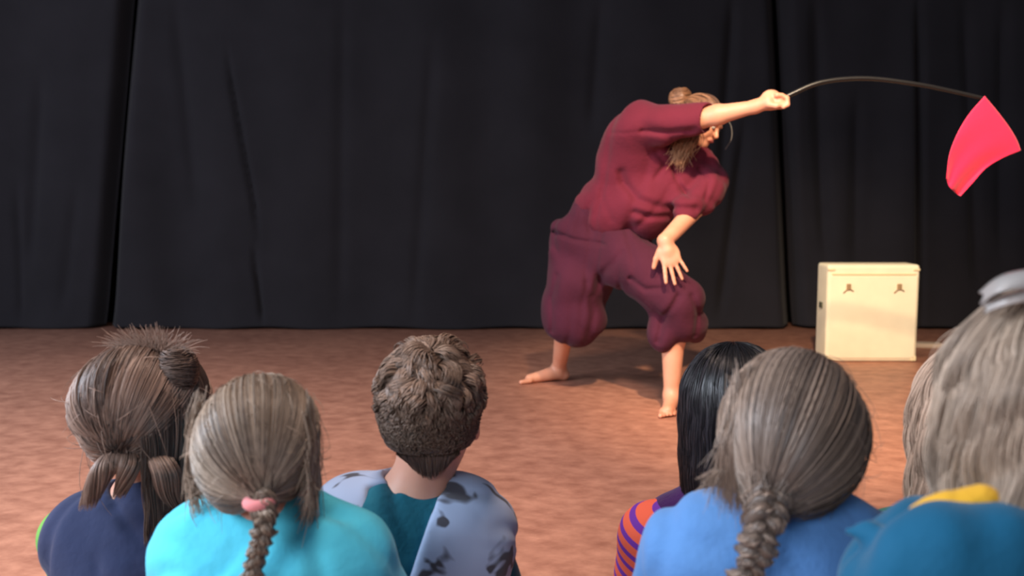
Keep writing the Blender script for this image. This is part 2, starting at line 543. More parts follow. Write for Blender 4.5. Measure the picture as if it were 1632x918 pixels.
curtain('stage_curtain', lambda z: -5.6, edge(200, 156), ZT, 1,
        [fold(60, 120, 40, 430, .05, .03), fold(120, 300, 95, 500, .05, .02), fold(20, 300, 30, 520, .03, .02)],
        'black stage curtain panel at the far left, left of the dark gap')
curtain('stage_curtain', edge(208, 166), edge(1240, 1264), ZT, 2,
        [fold(275, 0, 310, 330, .05, .03), fold(360, 90, 412, 372, .016, .05), fold(402, 400, 418, 515, .02, .04),
         fold(545, 0, 540, 500, .05, .02), fold(690, 60, 660, 510, .05, .025),
         fold(1170, 0, 1150, 300, .04, .05), fold(1190, 200, 1150, 500, .04, .05), fold(960, 0, 945, 200, .05, .03)],
        'wide middle black stage curtain panel behind the bending performer')
curtain('stage_curtain', edge(1246, 1272), lambda z: 5.6, ZT, 5,
        [fold(1300, 0, 1320, 420, .05, .05), fold(1370, 150, 1365, 420, .05, .03), fold(1466, 0, 1468, 530, .03, .08),
         fold(1540, 0, 1560, 450, .05, .04), fold(1600, 0, 1600, 430, .05, .04)],
        'black stage curtain panel on the right, behind the cream case and red flag')

# ================================================================== CREAM CASE
M_CREAM = plain('cream_leatherette', (250, 238, 202), 0.55, spec=0.3)
M_CREAMD = plain('cream_edge_trim', (236, 218, 172), 0.6, spec=0.3)
M_BRASS = plain('tarnished_clasp_metal', (176, 146, 104), 0.5, 0.3)
bc = floor_at(1388, 577)
sc_ = bc[1] / FPX
cw = 148 * sc_; chh = at(1388, 422, bc[1])[2]
case = empty('suitcase', (bc[0], bc[1] + 0.10, 0))
tag(case, 'cream hard suitcase standing upright on the floor before the curtain', 'suitcase')
rounded_box('body', (0, 0, chh / 2), (cw, 0.19, chh), 0.022, M_CREAM, case, 4)
fp = rounded_box('front_panel', (0, -0.092, chh / 2 - 0.022), (cw - 0.03, 0.016, chh - 0.085), 0.006, M_CREAM, case)
for s in (-1, 1):
    cl = rounded_box('clasp', (s * 0.148, -0.104, chh - 0.128), (0.026, 0.012, 0.034), 0.004, M_BRASS, case)
    tube('hasp', [(s * 0.148 - 0.030, -0.105, chh - 0.165), (s * 0.148 - 0.012, -0.108, chh - 0.145), (s * 0.148, -0.112, chh - 0.140),
                   (s * 0.148 + 0.014, -0.108, chh - 0.145), (s * 0.148 + 0.028, -0.105, chh - 0.155)], 0.003, M_BRASS, cl, 6)
    rounded_box('corner_guard', (s * (cw / 2 - 0.022), -0.080, chh - 0.030), (0.040, 0.040, 0.014), 0.004, M_CREAMD, case)
    rounded_box('corner_guard', (s * (cw / 2 - 0.020), -0.080, 0.020), (0.034, 0.040, 0.030), 0.006, M_CREAMD, case)
rounded_box('seam_strip', (0, -0.097, chh - 0.056), (cw - 0.05, 0.008, 0.012), 0.003, M_CREAMD, case)
rounded_box('latch', (-cw / 2 - 0.002, 0.0, chh * 0.57), (0.010, 0.05, 0.035), 0.003, plain('dull_green_metal', (96, 96, 76), 0.5, 0.3), case)

# small pale board lying on the floor behind the case
bp_ = floor_at(1477, 553)
bd = rounded_box('wooden_slat', (0, 0, 0.014), (0.20, 0.10, 0.028), 0.005, plain('pale_board_wood', (178, 160, 142), 0.6), None)
bd.location = tuple(bp_ + np.array([-0.01, 0.0, 0.0])); bd.rotation_euler = (0, 0, -0.15)
tag(bd, 'small pale flat board lying on the floor right of the cream suitcase', 'board')

# ================================================================== HEAD MODEL (shared by all people)
def add_head(F, R, c, s=1.0, child=False):
    F.frame(R, c, s)
    F.ell((0, -0.015, 0.03), (0.074, 0.092, 0.082), k=0.02)
    F.ell((0, 0.025, -0.02), (0.060, 0.062, 0.085), k=0.03)
    F.ell((0, 0.056, -0.085), (0.030, 0.026, 0.022), k=0.03)
    F.ell((0.036, 0.058, -0.032), (0.022, 0.022, 0.026), k=0.02)
    F.ell((-0.036, 0.058, -0.032), (0.022, 0.022, 0.026), k=0.02)
    F.cap((0, 0.088, 0.004), (0, 0.104, -0.026), 0.007, 0.011, k=0.010)
    F.ell((0, 0.080, 0.024), (0.046, 0.016, 0.011), k=0.015)
    for x in (-1, 1):
        F.ell((x * 0.028, 0.096, 0.004), (0.014, 0.012, 0.010), k=0.010, op=-1)
        F.ell((x * 0.076, -0.004, -0.006), (0.009, 0.018, 0.028), k=0.006)
        F.ell((x * 0.086, 0.002, -0.004), (0.006, 0.010, 0.016), k=0.005, op=-1)
    F.ell((0, 0.086, -0.054), (0.022, 0.010, 0.010), k=0.008)
    F.frame()
M_EYE = plain('eye_white', (170, 160, 152), 0.2)
M_IRIS = plain('iris_brown', (50, 36, 28), 0.2)
M_LIP = plain('lip_skin', (172, 92, 88), 0.45)
def uv_ball(name, c, r, mat, parent, R=np.eye(3), n=16):
    hb = HairBuilder(); hb.blob(c, r, R, 0.5, n=n)
    return mesh_obj(name, hb.v[0], hb.q[0], mat, parent)
def add_features(R, c, s, parent):
    R = np.array(R); w = lambda p: R @ (np.array(p) * s) + np.array(c)
    for x in (-1, 1):
        e = uv_ball('eye', w((x * 0.028, 0.080, 0.004)), np.array((0.011, 0.011, 0.009)) * s, M_EYE, parent, R)
        uv_ball('iris', w((x * 0.028, 0.0885, 0.004)), np.array((0.0045, 0.0035, 0.0045)) * s, M_IRIS, e, R, 10)
    uv_ball('lips', w((0, 0.093, -0.055)), np.array((0.021, 0.006, 0.0075)) * s, M_LIP, parent, R)
def add_hand(F, wrist, fdir, palm_n, s=1.0, side=1, curl=(0.3, 0.3, 0.3, 0.3), spread=0.12, thumb=0.7, lens=None):
    """palm + four unequal fingers + thumb leaving the side of the palm"""
    f = np.array(fdir, float); f /= np.linalg.norm(f)
    n = np.array(palm_n, float); n -= f * (n @ f); n /= np.linalg.norm(n)
    x = np.cross(f, n) * side
    w = np.array(wrist, float)
    F.ell((0, 0, 0), (0.001,) * 3, k=0.001) if False else None
    R = np.stack([x, n, f], 1)
    F.frame(R, w, s)
    F.ell((0, 0, 0.045), (0.040, 0.016, 0.050), k=0.012)
    F.cap((0, 0, -0.01), (0, 0, 0.03), 0.024, 0.026, k=0.015)
    L = lens or (0.070, 0.078, 0.072, 0.056)
    for i in range(4):
        bx = (i - 1.5) * -0.019
        p = np.array((bx, 0.0, 0.078 - abs(i - 1.2) * 0.005)); ang = -(i - 1.5) * spread
        d = np.array((math.sin(ang), 0, math.cos(ang))); cu = 0.0
        r = 0.0088 - 0.0006 * i
        F.cap((bx * 0.7, 0, 0.045), p, 0.012, r + 0.001, k=0.006)
        for sgm, fr in enumerate((0.45, 0.30, 0.25)):
            cu += curl[i] * (1.0, 1.1, 0.8)[sgm]
            dd = np.array((d[0] * math.cos(cu), math.sin(cu), d[2] * math.cos(cu)))
            q = p + dd * L[i] * fr
            F.cap(p, q, r, r * 0.93, k=0.003); p = q; r *= 0.93
    F.cap((0.028, 0.004, 0.022), (0.028 + 0.030 * math.sin(thumb), 0.012, 0.022 + 0.034 * math.cos(thumb)), 0.0145, 0.0115, k=0.010)
    b0 = np.array((0.028 + 0.030 * math.sin(thumb), 0.012, 0.022 + 0.034 * math.cos(thumb)))
    F.cap(b0, b0 + np.array((0.030 * math.sin(thumb * .7), 0.008, 0.030 * math.cos(thumb * .7))), 0.0110, 0.0085, k=0.004)
    F.frame()

# ================================================================== PERFORMER
PF = empty('person', tuple(at(975, 630, 4.65) * np.array([1, 1, 0])))
tag(PF, 'barefoot performer in maroon tunic and knee breeches bending sideways, holding the flag pole', 'person')
PO = np.array(PF.location)
def w(px, py, Y): return at(px, py, Y) - PO
M_SK = skin_mat('performer_skin', (212, 152, 122))
M_TUN = fabric('crimson_tunic_cloth', (98, 31, 46), rough=0.85, var=0.10, scale=60, sheen=0.06, bump=0.2)
M_TRO = fabric('plum_trouser_cloth', (70, 28, 43), rough=0.9, var=0.12, scale=60, sheen=0.04, bump=0.2)
fR = floor_at(868, 607); fL = floor_at(1063, 657)
YR, YL = fR[1], fL[1]
J = dict(
    pel=w(950, 385, 4.62), hR=w(918, 400, 4.70), hL=w(988, 408, 4.55),
    kR=w(905, 492, 4.60), aR=w(891, 585, YR + 0.01),
    kL=w(1076, 478, 4.27), aL=w(1070, 628, YL + 0.05),
    wst=w(965, 345, 4.60), che=w(1030, 262, 4.50), nek=w(1072, 222, 4.46), hed=w(1119, 196, 4.47),
    sR=w(1022, 198, 4.38), eR=w(1112, 190, 4.17), wR=w(1204, 170, 4.07),
    sL=w(1105, 262, 4.50), eL=w(1122, 318, 4.38), wL=w(1060, 384, 4.17))
B = Field()
B.chain([J['pel'], J['wst'], J['che']], [0.105, 0.095, 0.12], k=0.05)
B.cap(J['sR'], J['sL'], 0.055, 0.055, k=0.05)
B.cap(J['nek'] + (J['che'] - J['nek']) * .3, J['hed'], 0.058, 0.048, k=0.03)
B.chain([J['hR'], J['kR'], J['aR']], [0.085, 0.058, 0.036], k=0.03)
B.chain([J['hL'], J['kL']], [0.088, 0.060], k=0.03)
# left lower leg with calf
cf = J['kL'] * 0.62 + J['aL'] * 0.38 + np.array([0.0, 0.015, 0])
B.chain([J['kL'], cf, J['aL']], [0.055, 0.056, 0.034], k=0.03)
B.chain([J['sR'], J['eR'], J['eR'] * .65 + J['wR'] * .35, J['wR']], [0.052, 0.044, 0.043, 0.027], k=0.02)
B.chain([J['sL'], J['eL'], J['wL']], [0.050, 0.046, 0.034], k=0.02)
# right foot (viewer left): toes to the left
hr = fR + 0 - PO
heel = np.array([J['aR'][0] + 0.022, J['aR'][1] + 0.01, 0.030])
ball = np.array([w(845, 600, YR - 0.02)[0], YR - 0.05 - PO[1], 0.022])
toe = np.array([w(830, 604, YR - 0.03)[0], YR - 0.075 - PO[1], 0.014])
B.cap(J['aR'], heel, 0.034, 0.030, k=0.02)
B.cap(J['aR'] + np.array([-.01, -.01, -.02]), ball, 0.034, 0.022, k=0.02)
B.cap(heel, ball, 0.028, 0.022, k=0.02, sq=((0, 0, 1), 0.8))
for i in range(5):
    o_ = np.array([0.012 * (i) * 0.6, 0.017 * (i - 1.5), 0]); l_ = (1.0, 0.95, 0.82, 0.66, 0.5)[i]
    st = ball + o_ * np.array([1, 1.0, 0]) + np.array([0, 0, -0.006])
    B.cap(st, st + np.array([-0.048 * l_, -0.018 * l_, -0.004]), 0.0115 if i else 0.0135, 0.009 if i else 0.012, k=0.004)
# left foot (viewer right): pointing at the viewer, a little left
heel = np.array([J['aL'][0] + 0.005, J['aL'][1] + 0.025, 0.030])
ball = np.array([w(1060, 648, YL)[0], YL - 0.07 - PO[1], 0.022])
B.cap(J['aL'], heel, 0.034, 0.031, k=0.02)
B.cap(J['aL'] + np.array([0, -.01, -.02]), ball, 0.034, 0.024, k=0.025)
B.cap(heel, ball, 0.028, 0.022, k=0.02)
B.cap(ball + np.array([-.02, 0, -.004]), ball + np.array([.022, .012, -.004]), 0.019, 0.017, k=0.01)
for i in range(5):
    l_ = (1.0, 0.95, 0.82, 0.7, 0.55)[i]
    st = ball + np.array([-0.028 + 0.0155 * i, 0.004 * i - 0.005, -0.008])
    B.cap(st, st + np.array([-0.012 * l_, -0.046 * l_, -0.002]), 0.0125 if i == 0 else 0.0098, 0.0105 if i == 0 else 0.008, k=0.004)
# head: chin lower-left, crown upper-right, face right and towards viewer
up = np.array([0.46, -0.12, 0.86]); up /= np.linalg.norm(up)
fc = np.array([0.66, -0.60, -0.42]); fc -= up * (fc @ up); fc /= np.linalg.norm(fc)
RH = np.stack([np.cross(fc, up), fc, up], 1)
add_head(B, RH, J['hed'], 0.98)
# right hand: fist round the pole
fd = w(1240, 156, 4.03) - J['wR']; fd /= np.linalg.norm(fd)
pole_dir = at(1270, 147, 4.03) - at(1240, 163, 4.03); pole_dir /= np.linalg.norm(pole_dir)
hc = w(1231, 163, 4.045)
B.frame()
B.cap(J['wR'], hc + np.array([-.02, 0, .0]), 0.027, 0.030, k=0.02)
B.ell(hc + np.array([-0.004, 0.008, 0.010]), (0.046, 0.030, 0.044), k=0.012)
B.ell(hc + np.array([.024, -.010, .002]), (.026, .024, .024), k=.008)
for i in range(4):                                    # four fingers wrapped over the pole, knuckles outward
    base = hc + np.array([0.030, -0.020 + 0.0, 0.026]) + np.array([-0.006, 0.0, 0]) * i + np.array([0, 0.017 * (i - 0.6), 0])
    k1 = base + np.array([0.022, -0.004, -0.012]); k2 = k1 + np.array([0.002, -0.006, -0.028]); k3 = k2 + np.array([-0.018, 0.0, -0.010])
    rr = (0.0102, 0.0105, 0.0098, 0.0085)[i]
    B.chain([base - np.array([0.02, 0, 0]), base, k1, k2, k3], [0.012, rr, rr, rr * .95, rr * .85], k=0.003)
th0 = hc + np.array([-0.020, -0.022, -0.012]); th1 = hc + np.array([0.008, -0.036, -0.018]); th2 = hc + np.array([0.036, -0.036, -0.010])
B.chain([th0, th1, th2], [0.014, 0.0115, 0.0095], k=0.006)
# left hand spread on the knee
tipm = w(1080, 440, 4.12)
add_hand(B, J['wL'] + np.array([0, -.004, -.01]), tipm - J['wL'], (0.0, 1.0, 0.10), s=1.2, side=-1,
         curl=(0.02, 0.05, 0.05, 0.04), spread=0.16, thumb=0.85)
B.plane((0, 0, 0.0), (0, 0, -1), k=0.003)
sdf_obj('body', B, 0.0045, M_SK, PF, it=1)
add_features(RH, J['hed'], 0.98, PF)

# tunic
def g(pts, Y=4.45): return [(w(x, y, Y)[0], w(x, y, Y)[2]) for x, y in pts]
T = Field()
T.cap(w(992, 318, 4.55), w(1040, 245, 4.50), 0.185, 0.178, k=0.06, sq=((0, 1, 0), 0.82))
T.cap(w(948, 322, 4.62), w(985, 345, 4.56), 0.075, 0.10, k=0.04)
T.ell(w(1025, 325, 4.47), (0.165, 0.14, 0.13), k=0.05)
T.cap(w(1012, 214, 4.44), w(1085, 262, 4.50), 0.125, 0.11, k=0.06)
T.cap(w(985, 345, 4.56), w(1035, 352, 4.48), 0.12, 0.085, k=0.05)
T.cap(w(962, 318, 4.60), w(990, 335, 4.52), 0.105, 0.11, k=0.04)
T.cap(w(986, 262, 4.52), w(1006, 225, 4.46), 0.120, 0.110, k=0.05)
T.cap(w(1100, 262, 4.50), w(1075, 300, 4.46), 0.100, 0.12, k=0.04)
# right sleeve (raised arm)
T.chain([w(1022, 200, 4.38), w(1062, 197, 4.28), w(1122, 189, 4.16)], [0.118, 0.088, 0.068], k=0.03)
T.cap(w(1140, 188, 4.13), w(1250, 160, 4.02), 0.070, 0.09, k=0.006, op=-1)
# left sleeve, wide and flared
T.chain([w(1112, 262, 4.50), w(1130, 296, 4.44), w(1094, 338, 4.30)], [0.085, 0.076, 0.068], k=0.03)
T.cap(w(1132, 300, 4.38), w(1122, 322, 4.34), 0.055, 0.050, k=0.02)
T.cap(w(1140, 300, 4.42), w(1134, 318, 4.38), 0.035, 0.034, k=0.02)
T.cap(w(1072, 366, 4.24), w(1056, 388, 4.18), 0.048, 0.066, k=0.010, op=-1)
dn = fold_noise(4, 16, 0.0085, (1.2, .3, .6)); 
cn1 = crease_noise(41, 14, .009, .35, 5, (1.2, .3, .8)); cn2 = crease_noise(44, 15, .008, .35, 6, (1.5, .3, .6))
gr = groove2d([
    (g([(988, 276), (992, 290), (1012, 318), (1045, 330), (1095, 332)]), 0.020, 0.020),
    (g([(1008, 338), (1030, 345), (1062, 343)]), 0.016, 0.018),
    (g([(1068, 268), (1075, 290), (1088, 312)]), 0.012, 0.016),
    (g([(1015, 213), (1050, 216), (1085, 214)]), 0.012, 0.014),
    (g([(1040, 245), (1055, 262), (1040, 285)]), 0.012, 0.008),
    (g([(972, 213), (990, 216), (1015, 213)]), 0.006, 0.004),
    (g([(1110, 268), (1122, 290), (1112, 318)]), 0.010, 0.010), (g([(958, 305), (965, 330), (972, 350)]), 0.014, 0.004)])
sdf_obj('tunic', T, 0.006, M_TUN, PF, disp=lambda P: dn(P) + gr(P) + cn1(P), it=2)

# breeches
Q_ = Field()
Q_.ell(w(942, 385, 4.64), (0.185, 0.16, 0.135), k=0.05)
Q_.ell(w(915, 362, 4.66), (0.105, 0.12, 0.055), k=0.03)
Q_.cap(w(918, 372, 4.66), w(955, 336, 4.62), 0.095, 0.12, k=0.04)
Q_.cap(w(955, 350, 4.62), w(1000, 365, 4.58), 0.12, 0.11, k=0.04)
Q_.chain([w(925, 400, 4.68), w(922, 455, 4.62), w(912, 505, 4.64)], [0.148, 0.142, 0.140], k=0.05)
Q_.ell(w(925, 505, 4.60), (0.125, 0.14, 0.140), k=0.03)
Q_.ell(w(888, 500, 4.66), (0.075, 0.11, 0.12), k=0.04)
Q_.chain([w(975, 400, 4.56), w(1035, 440, 4.36), w(1078, 480, 4.25)], [0.150, 0.125, 0.122], k=0.05)
Q_.ell(w(1080, 512, 4.30), (0.120, 0.13, 0.105), k=0.04)
Q_.ell(w(1058, 530, 4.28), (0.065, 0.09, 0.075), k=0.03)
Q_.ell(w(1105, 518, 4.32), (0.065, 0.09, 0.080), k=0.03)
Q_.cap(w(1080, 545, 4.32), w(1072, 610, 4.34), 0.062, 0.05, k=0.02, op=-1)
Q_.cap(w(890, 552, 4.80), w(888, 590, 4.9), 0.050, 0.05, k=0.02, op=-1)
dq = fold_noise(9, 20, 0.0085, (1.4, .4, .6))
gq = groove2d([
    (g([(1078, 470), (1060, 500), (1050, 545)], 4.2), 0.014, 0.014),
    (g([(1100, 470), (1112, 500), (1108, 535)], 4.2), 0.014, 0.014),
    (g([(985, 400), (960, 430), (945, 470)], 4.5), 0.018, 0.010),
    (g([(1000, 440), (1020, 455), (1045, 452)], 4.4), 0.012, 0.012),
    (g([(888, 440), (880, 480), (880, 530)], 4.5), 0.012, 0.012),
    (g([(935, 450), (945, 500), (935, 545)], 4.5), 0.016, 0.010),
    (g([(885, 372), (915, 382), (960, 388)], 4.5), 0.010, 0.012)])
sdf_obj('breeches', Q_, 0.006, M_TRO, PF, disp=lambda P: dq(P) + gq(P) + cn2(P), it=2)

# performer hair
M_PH = hair_mat('performer_hair', (74, 48, 36), (190, 138, 100))
def head_hair_gather(hb, R, c, rad, tie, n, r=0.0012, seed=1, keep=None, puff=0.05, hb_cap=True, M=14, sweep=None, clumps=90, jitter=0.012, tie_spread=0.010, tone_mid=0.5):
    """strands that run over the skull to a gathering point (tie in world coordinates)"""
    R = np.array(R); c = np.array(c, float); rad = np.array(rad); rg = np.random.default_rng(seed)
    gl = (R.T @ (np.array(tie) - c)) / rad; gd = gl / np.linalg.norm(gl); gk = np.linalg.norm(gl)
    D = rg.normal(size=(n * 4, 3)); D /= np.linalg.norm(D, axis=1)[:, None]
    D = D[keep(D)][:n]; N = len(D)
    G = rg.normal(size=(clumps, 3)); G /= np.linalg.norm(G, axis=1)[:, None]
    ci = (D @ G.T).argmax(1)
    ct = rg.normal(0, 1, clumps); co = rg.normal(0, 1, clumps)
    D = D + 0.2 * (G[ci] - D); D /= np.linalg.norm(D, axis=1)[:, None]
    cosw = np.clip(D @ gd, -0.995, 0.999); om = np.arccos(cosw)
    U = np.linspace(0, 1, M)
    k1 = np.sin((1 - U)[None] * om[:, None]) / np.sin(om)[:, None]; k2 = np.sin(U[None] * om[:, None]) / np.sin(om)[:, None]
    P = k1[..., None] * D[:, None] + k2[..., None] * gd
    nrm = P / np.linalg.norm(P, axis=2, keepdims=True)
    lift = 1 + puff * np.sin(U * math.pi)[None] * (1 + 0.5 * co[ci][:, None] * 0.4) + 0.02 * rg.random(N)[:, None]
    lift = lift + (gk - 1) * (U ** 3)[None]
    P = nrm * lift[..., None]
    if sweep is not None: P = P + sweep(U)[None] * np.sin(om)[:, None, None]
    P = P + (jitter * np.sin(U * math.pi))[None, :, None] * rg.normal(size=(N, 1, 3))
    Wd = (P * rad) @ R.T + c
    Wd[:, -1] = np.array(tie) + rg.normal(0, tie_spread * 0.5, (N, 3)); 
    Wd[:, -2] = 0.5 * (Wd[:, -3] + Wd[:, -1])
    tone = np.clip(tone_mid + 0.20 * ct[ci] + 0.13 * rg.normal(size=N), 0, 1)
    hb.strands(Wd, r * rg.uniform(0.7, 1.3, N), tone, taper=False)
    return D
def scalp_keep(front=0.35, low=-0.45):
    """where hair grows: not on the face, not on the neck (local axes: y = face, z = crown)"""
    return lambda D: ~((D[:, 1] > front) & (D[:, 2] < 0.50)) & (D[:, 2] > low - 0.0) & ~((D[:, 1] > 0.05) & (D[:, 2] < -0.1))
hb = HairBuilder()
pr = np.array((0.082, 0.102, 0.094))
hcent = J['hed'] + RH @ np.array((0, -0.014, 0.026))
kp = scalp_keep(0.45, -0.75)
hb.blob(hcent, pr * 0.98, RH, 0.25, keep=kp)
bun = w(1084, 156, 4.54)
head_hair_gather(hb, RH, hcent, pr, bun + np.array([.02, 0, -.02]), 1100, 0.0016, 3, kp, puff=0.06, tone_mid=0.45, jitter=0.03)
hb.blob(bun, (0.052, 0.045, 0.045), tone=0.3, bump=fold_noise(3, 6, 0.08))
rgb = np.random.default_rng(5)
ps = []
for i in range(160):                                   # twisted bun
    a0 = rgb.uniform(0, 6.28); zz = rgb.uniform(-.9, .9); U = np.linspace(0, 3.4, 12)
    rr = math.sqrt(1 - zz * zz) * 0.050 + 0.004
    ps.append(bun + np.stack([rr * np.cos(a0 + U), rr * 0.9 * np.sin(a0 + U), 0.047 * zz + 0.006 * np.sin(U * 2 + a0)], 1))
hb.strands(np.array(ps), 0.0018, rgb.uniform(.2, .8, 160))
ps = []
for i in range(260):                                   # loose lock hanging beside the jaw
    s0 = hcent + RH @ (np.array([0.70 + rgb.normal(0, .05), -0.05 + rgb.normal(0, .25), 0.05 + rgb.normal(0, .2)]) * pr)
    s0 = s0 + np.array([-0.01, -0.02, 0])
    e0 = w(1082 + rgb.normal(0, 9), 255 + rgb.normal(0, 8), 4.35 + rgb.normal(0, .02))
    md = w(1094 + rgb.normal(0, 9), 226, 4.335 + rgb.normal(0, .01))
    ps.append(spline([s0, md, e0], 10))
hb.strands(np.array(ps), 0.0020, rgb.uniform(.6, 1.0, 260))
hb.obj(M_PH, PF)
# thin headset boom beside the cheek
tube('headset_microphone', spline([w(1150, 182, 4.36), w(1164, 198, 4.33), w(1166, 220, 4.31), w(1156, 238, 4.31)], 16), 0.0025, plain('headset_grey', (70, 66, 62), 0.4), PF, 6)

# ================================================================== FLAG
FG = empty('juggling_flag', tuple(at(1232, 163, 4.045)))
tag(FG, 'red cloth flag hanging from the tip of a long curved dark pole', 'flag')
FO = np.array(FG.location)
pole = spline([at(x, y, Y) - FO for x, y, Y in ((1229, 168, 4.035), (1240, 162, 4.03), (1262, 150, 4.02), (1310, 131, 4.01), (1380, 125, 4.0), (1460, 134, 3.98), (1520, 146, 3.97), (1568, 157, 3.96))], 60)
tube('pole', pole, np.linspace(0.0120, 0.0080, 60), plain('dark_fibreglass', (26, 24, 23), 0.35), FG, 12)
outline = [(1569, 153), (1588, 178), (1606, 198), (1618, 218), (1627, 240), (1590, 258), (1565, 276), (1548, 298), (1530, 313), (1512, 300), (1508, 282), (1511, 250), (1524, 214), (1540, 188)]
def bezgrid(n=40):
    a, b_, c_, d_ = [spline(p, n) for p in (
        [(1569, 153, 0), (1590, 178, 0), (1608, 202, 0), (1620, 222, 0), (1627, 240, 0)],       # top -> right
        [(1508, 284, 0), (1512, 296, 0), (1519, 304, 0), (1526, 310, 0), (1531, 313, 0)],       # left -> bottom
        [(1569, 153, 0), (1544, 182, 0), (1526, 212, 0), (1513, 246, 0), (1508, 284, 0)],       # top -> left
        [(1627, 240, 0), (1598, 252, 0), (1572, 268, 0), (1550, 292, 0), (1531, 313, 0)])]      # right -> bottom
    V = np.zeros((n, n, 3))
    for i in range(n):
        u = i / (n - 1)
        for j in range(n):
            v = j / (n - 1)
            p = (1 - v) * a[i] + v * b_[i] + (1 - u) * c_[j] + u * d_[j] - ((1 - u) * (1 - v) * a[0] + u * (1 - v) * a[-1] + (1 - u) * v * b_[0] + u * v * b_[-1])
            wv = 0.035 * math.sin(3.2 * u + 1.0 + 0.8 * v) * (0.25 + v) + 0.010 * math.sin(11 * u + 3 * v) * v + 0.05 * u * v
            V[i, j] = at(p[0], p[1], 3.96 - wv) - FO
    return V
V = bezgrid(); n = V.shape[0]
idx = np.arange(n * n).reshape(n, n)
Qf = np.stack([idx[:-1, :-1], idx[1:, :-1], idx[1:, 1:], idx[:-1, 1:]], -1).reshape(-1, 4)
M_RED = fabric('red_flag_nylon', (250, 44, 84), rough=0.6, var=0.03, scale=80, sheen=0.3, bump=0.08)
fo = mesh_obj('cloth', V.reshape(-1, 3), Qf, M_RED, FG)
md = fo.modifiers.new('cloth_thickness', 'SOLIDIFY'); md.thickness = 0.002
fo['label'] = 'bright red cloth'

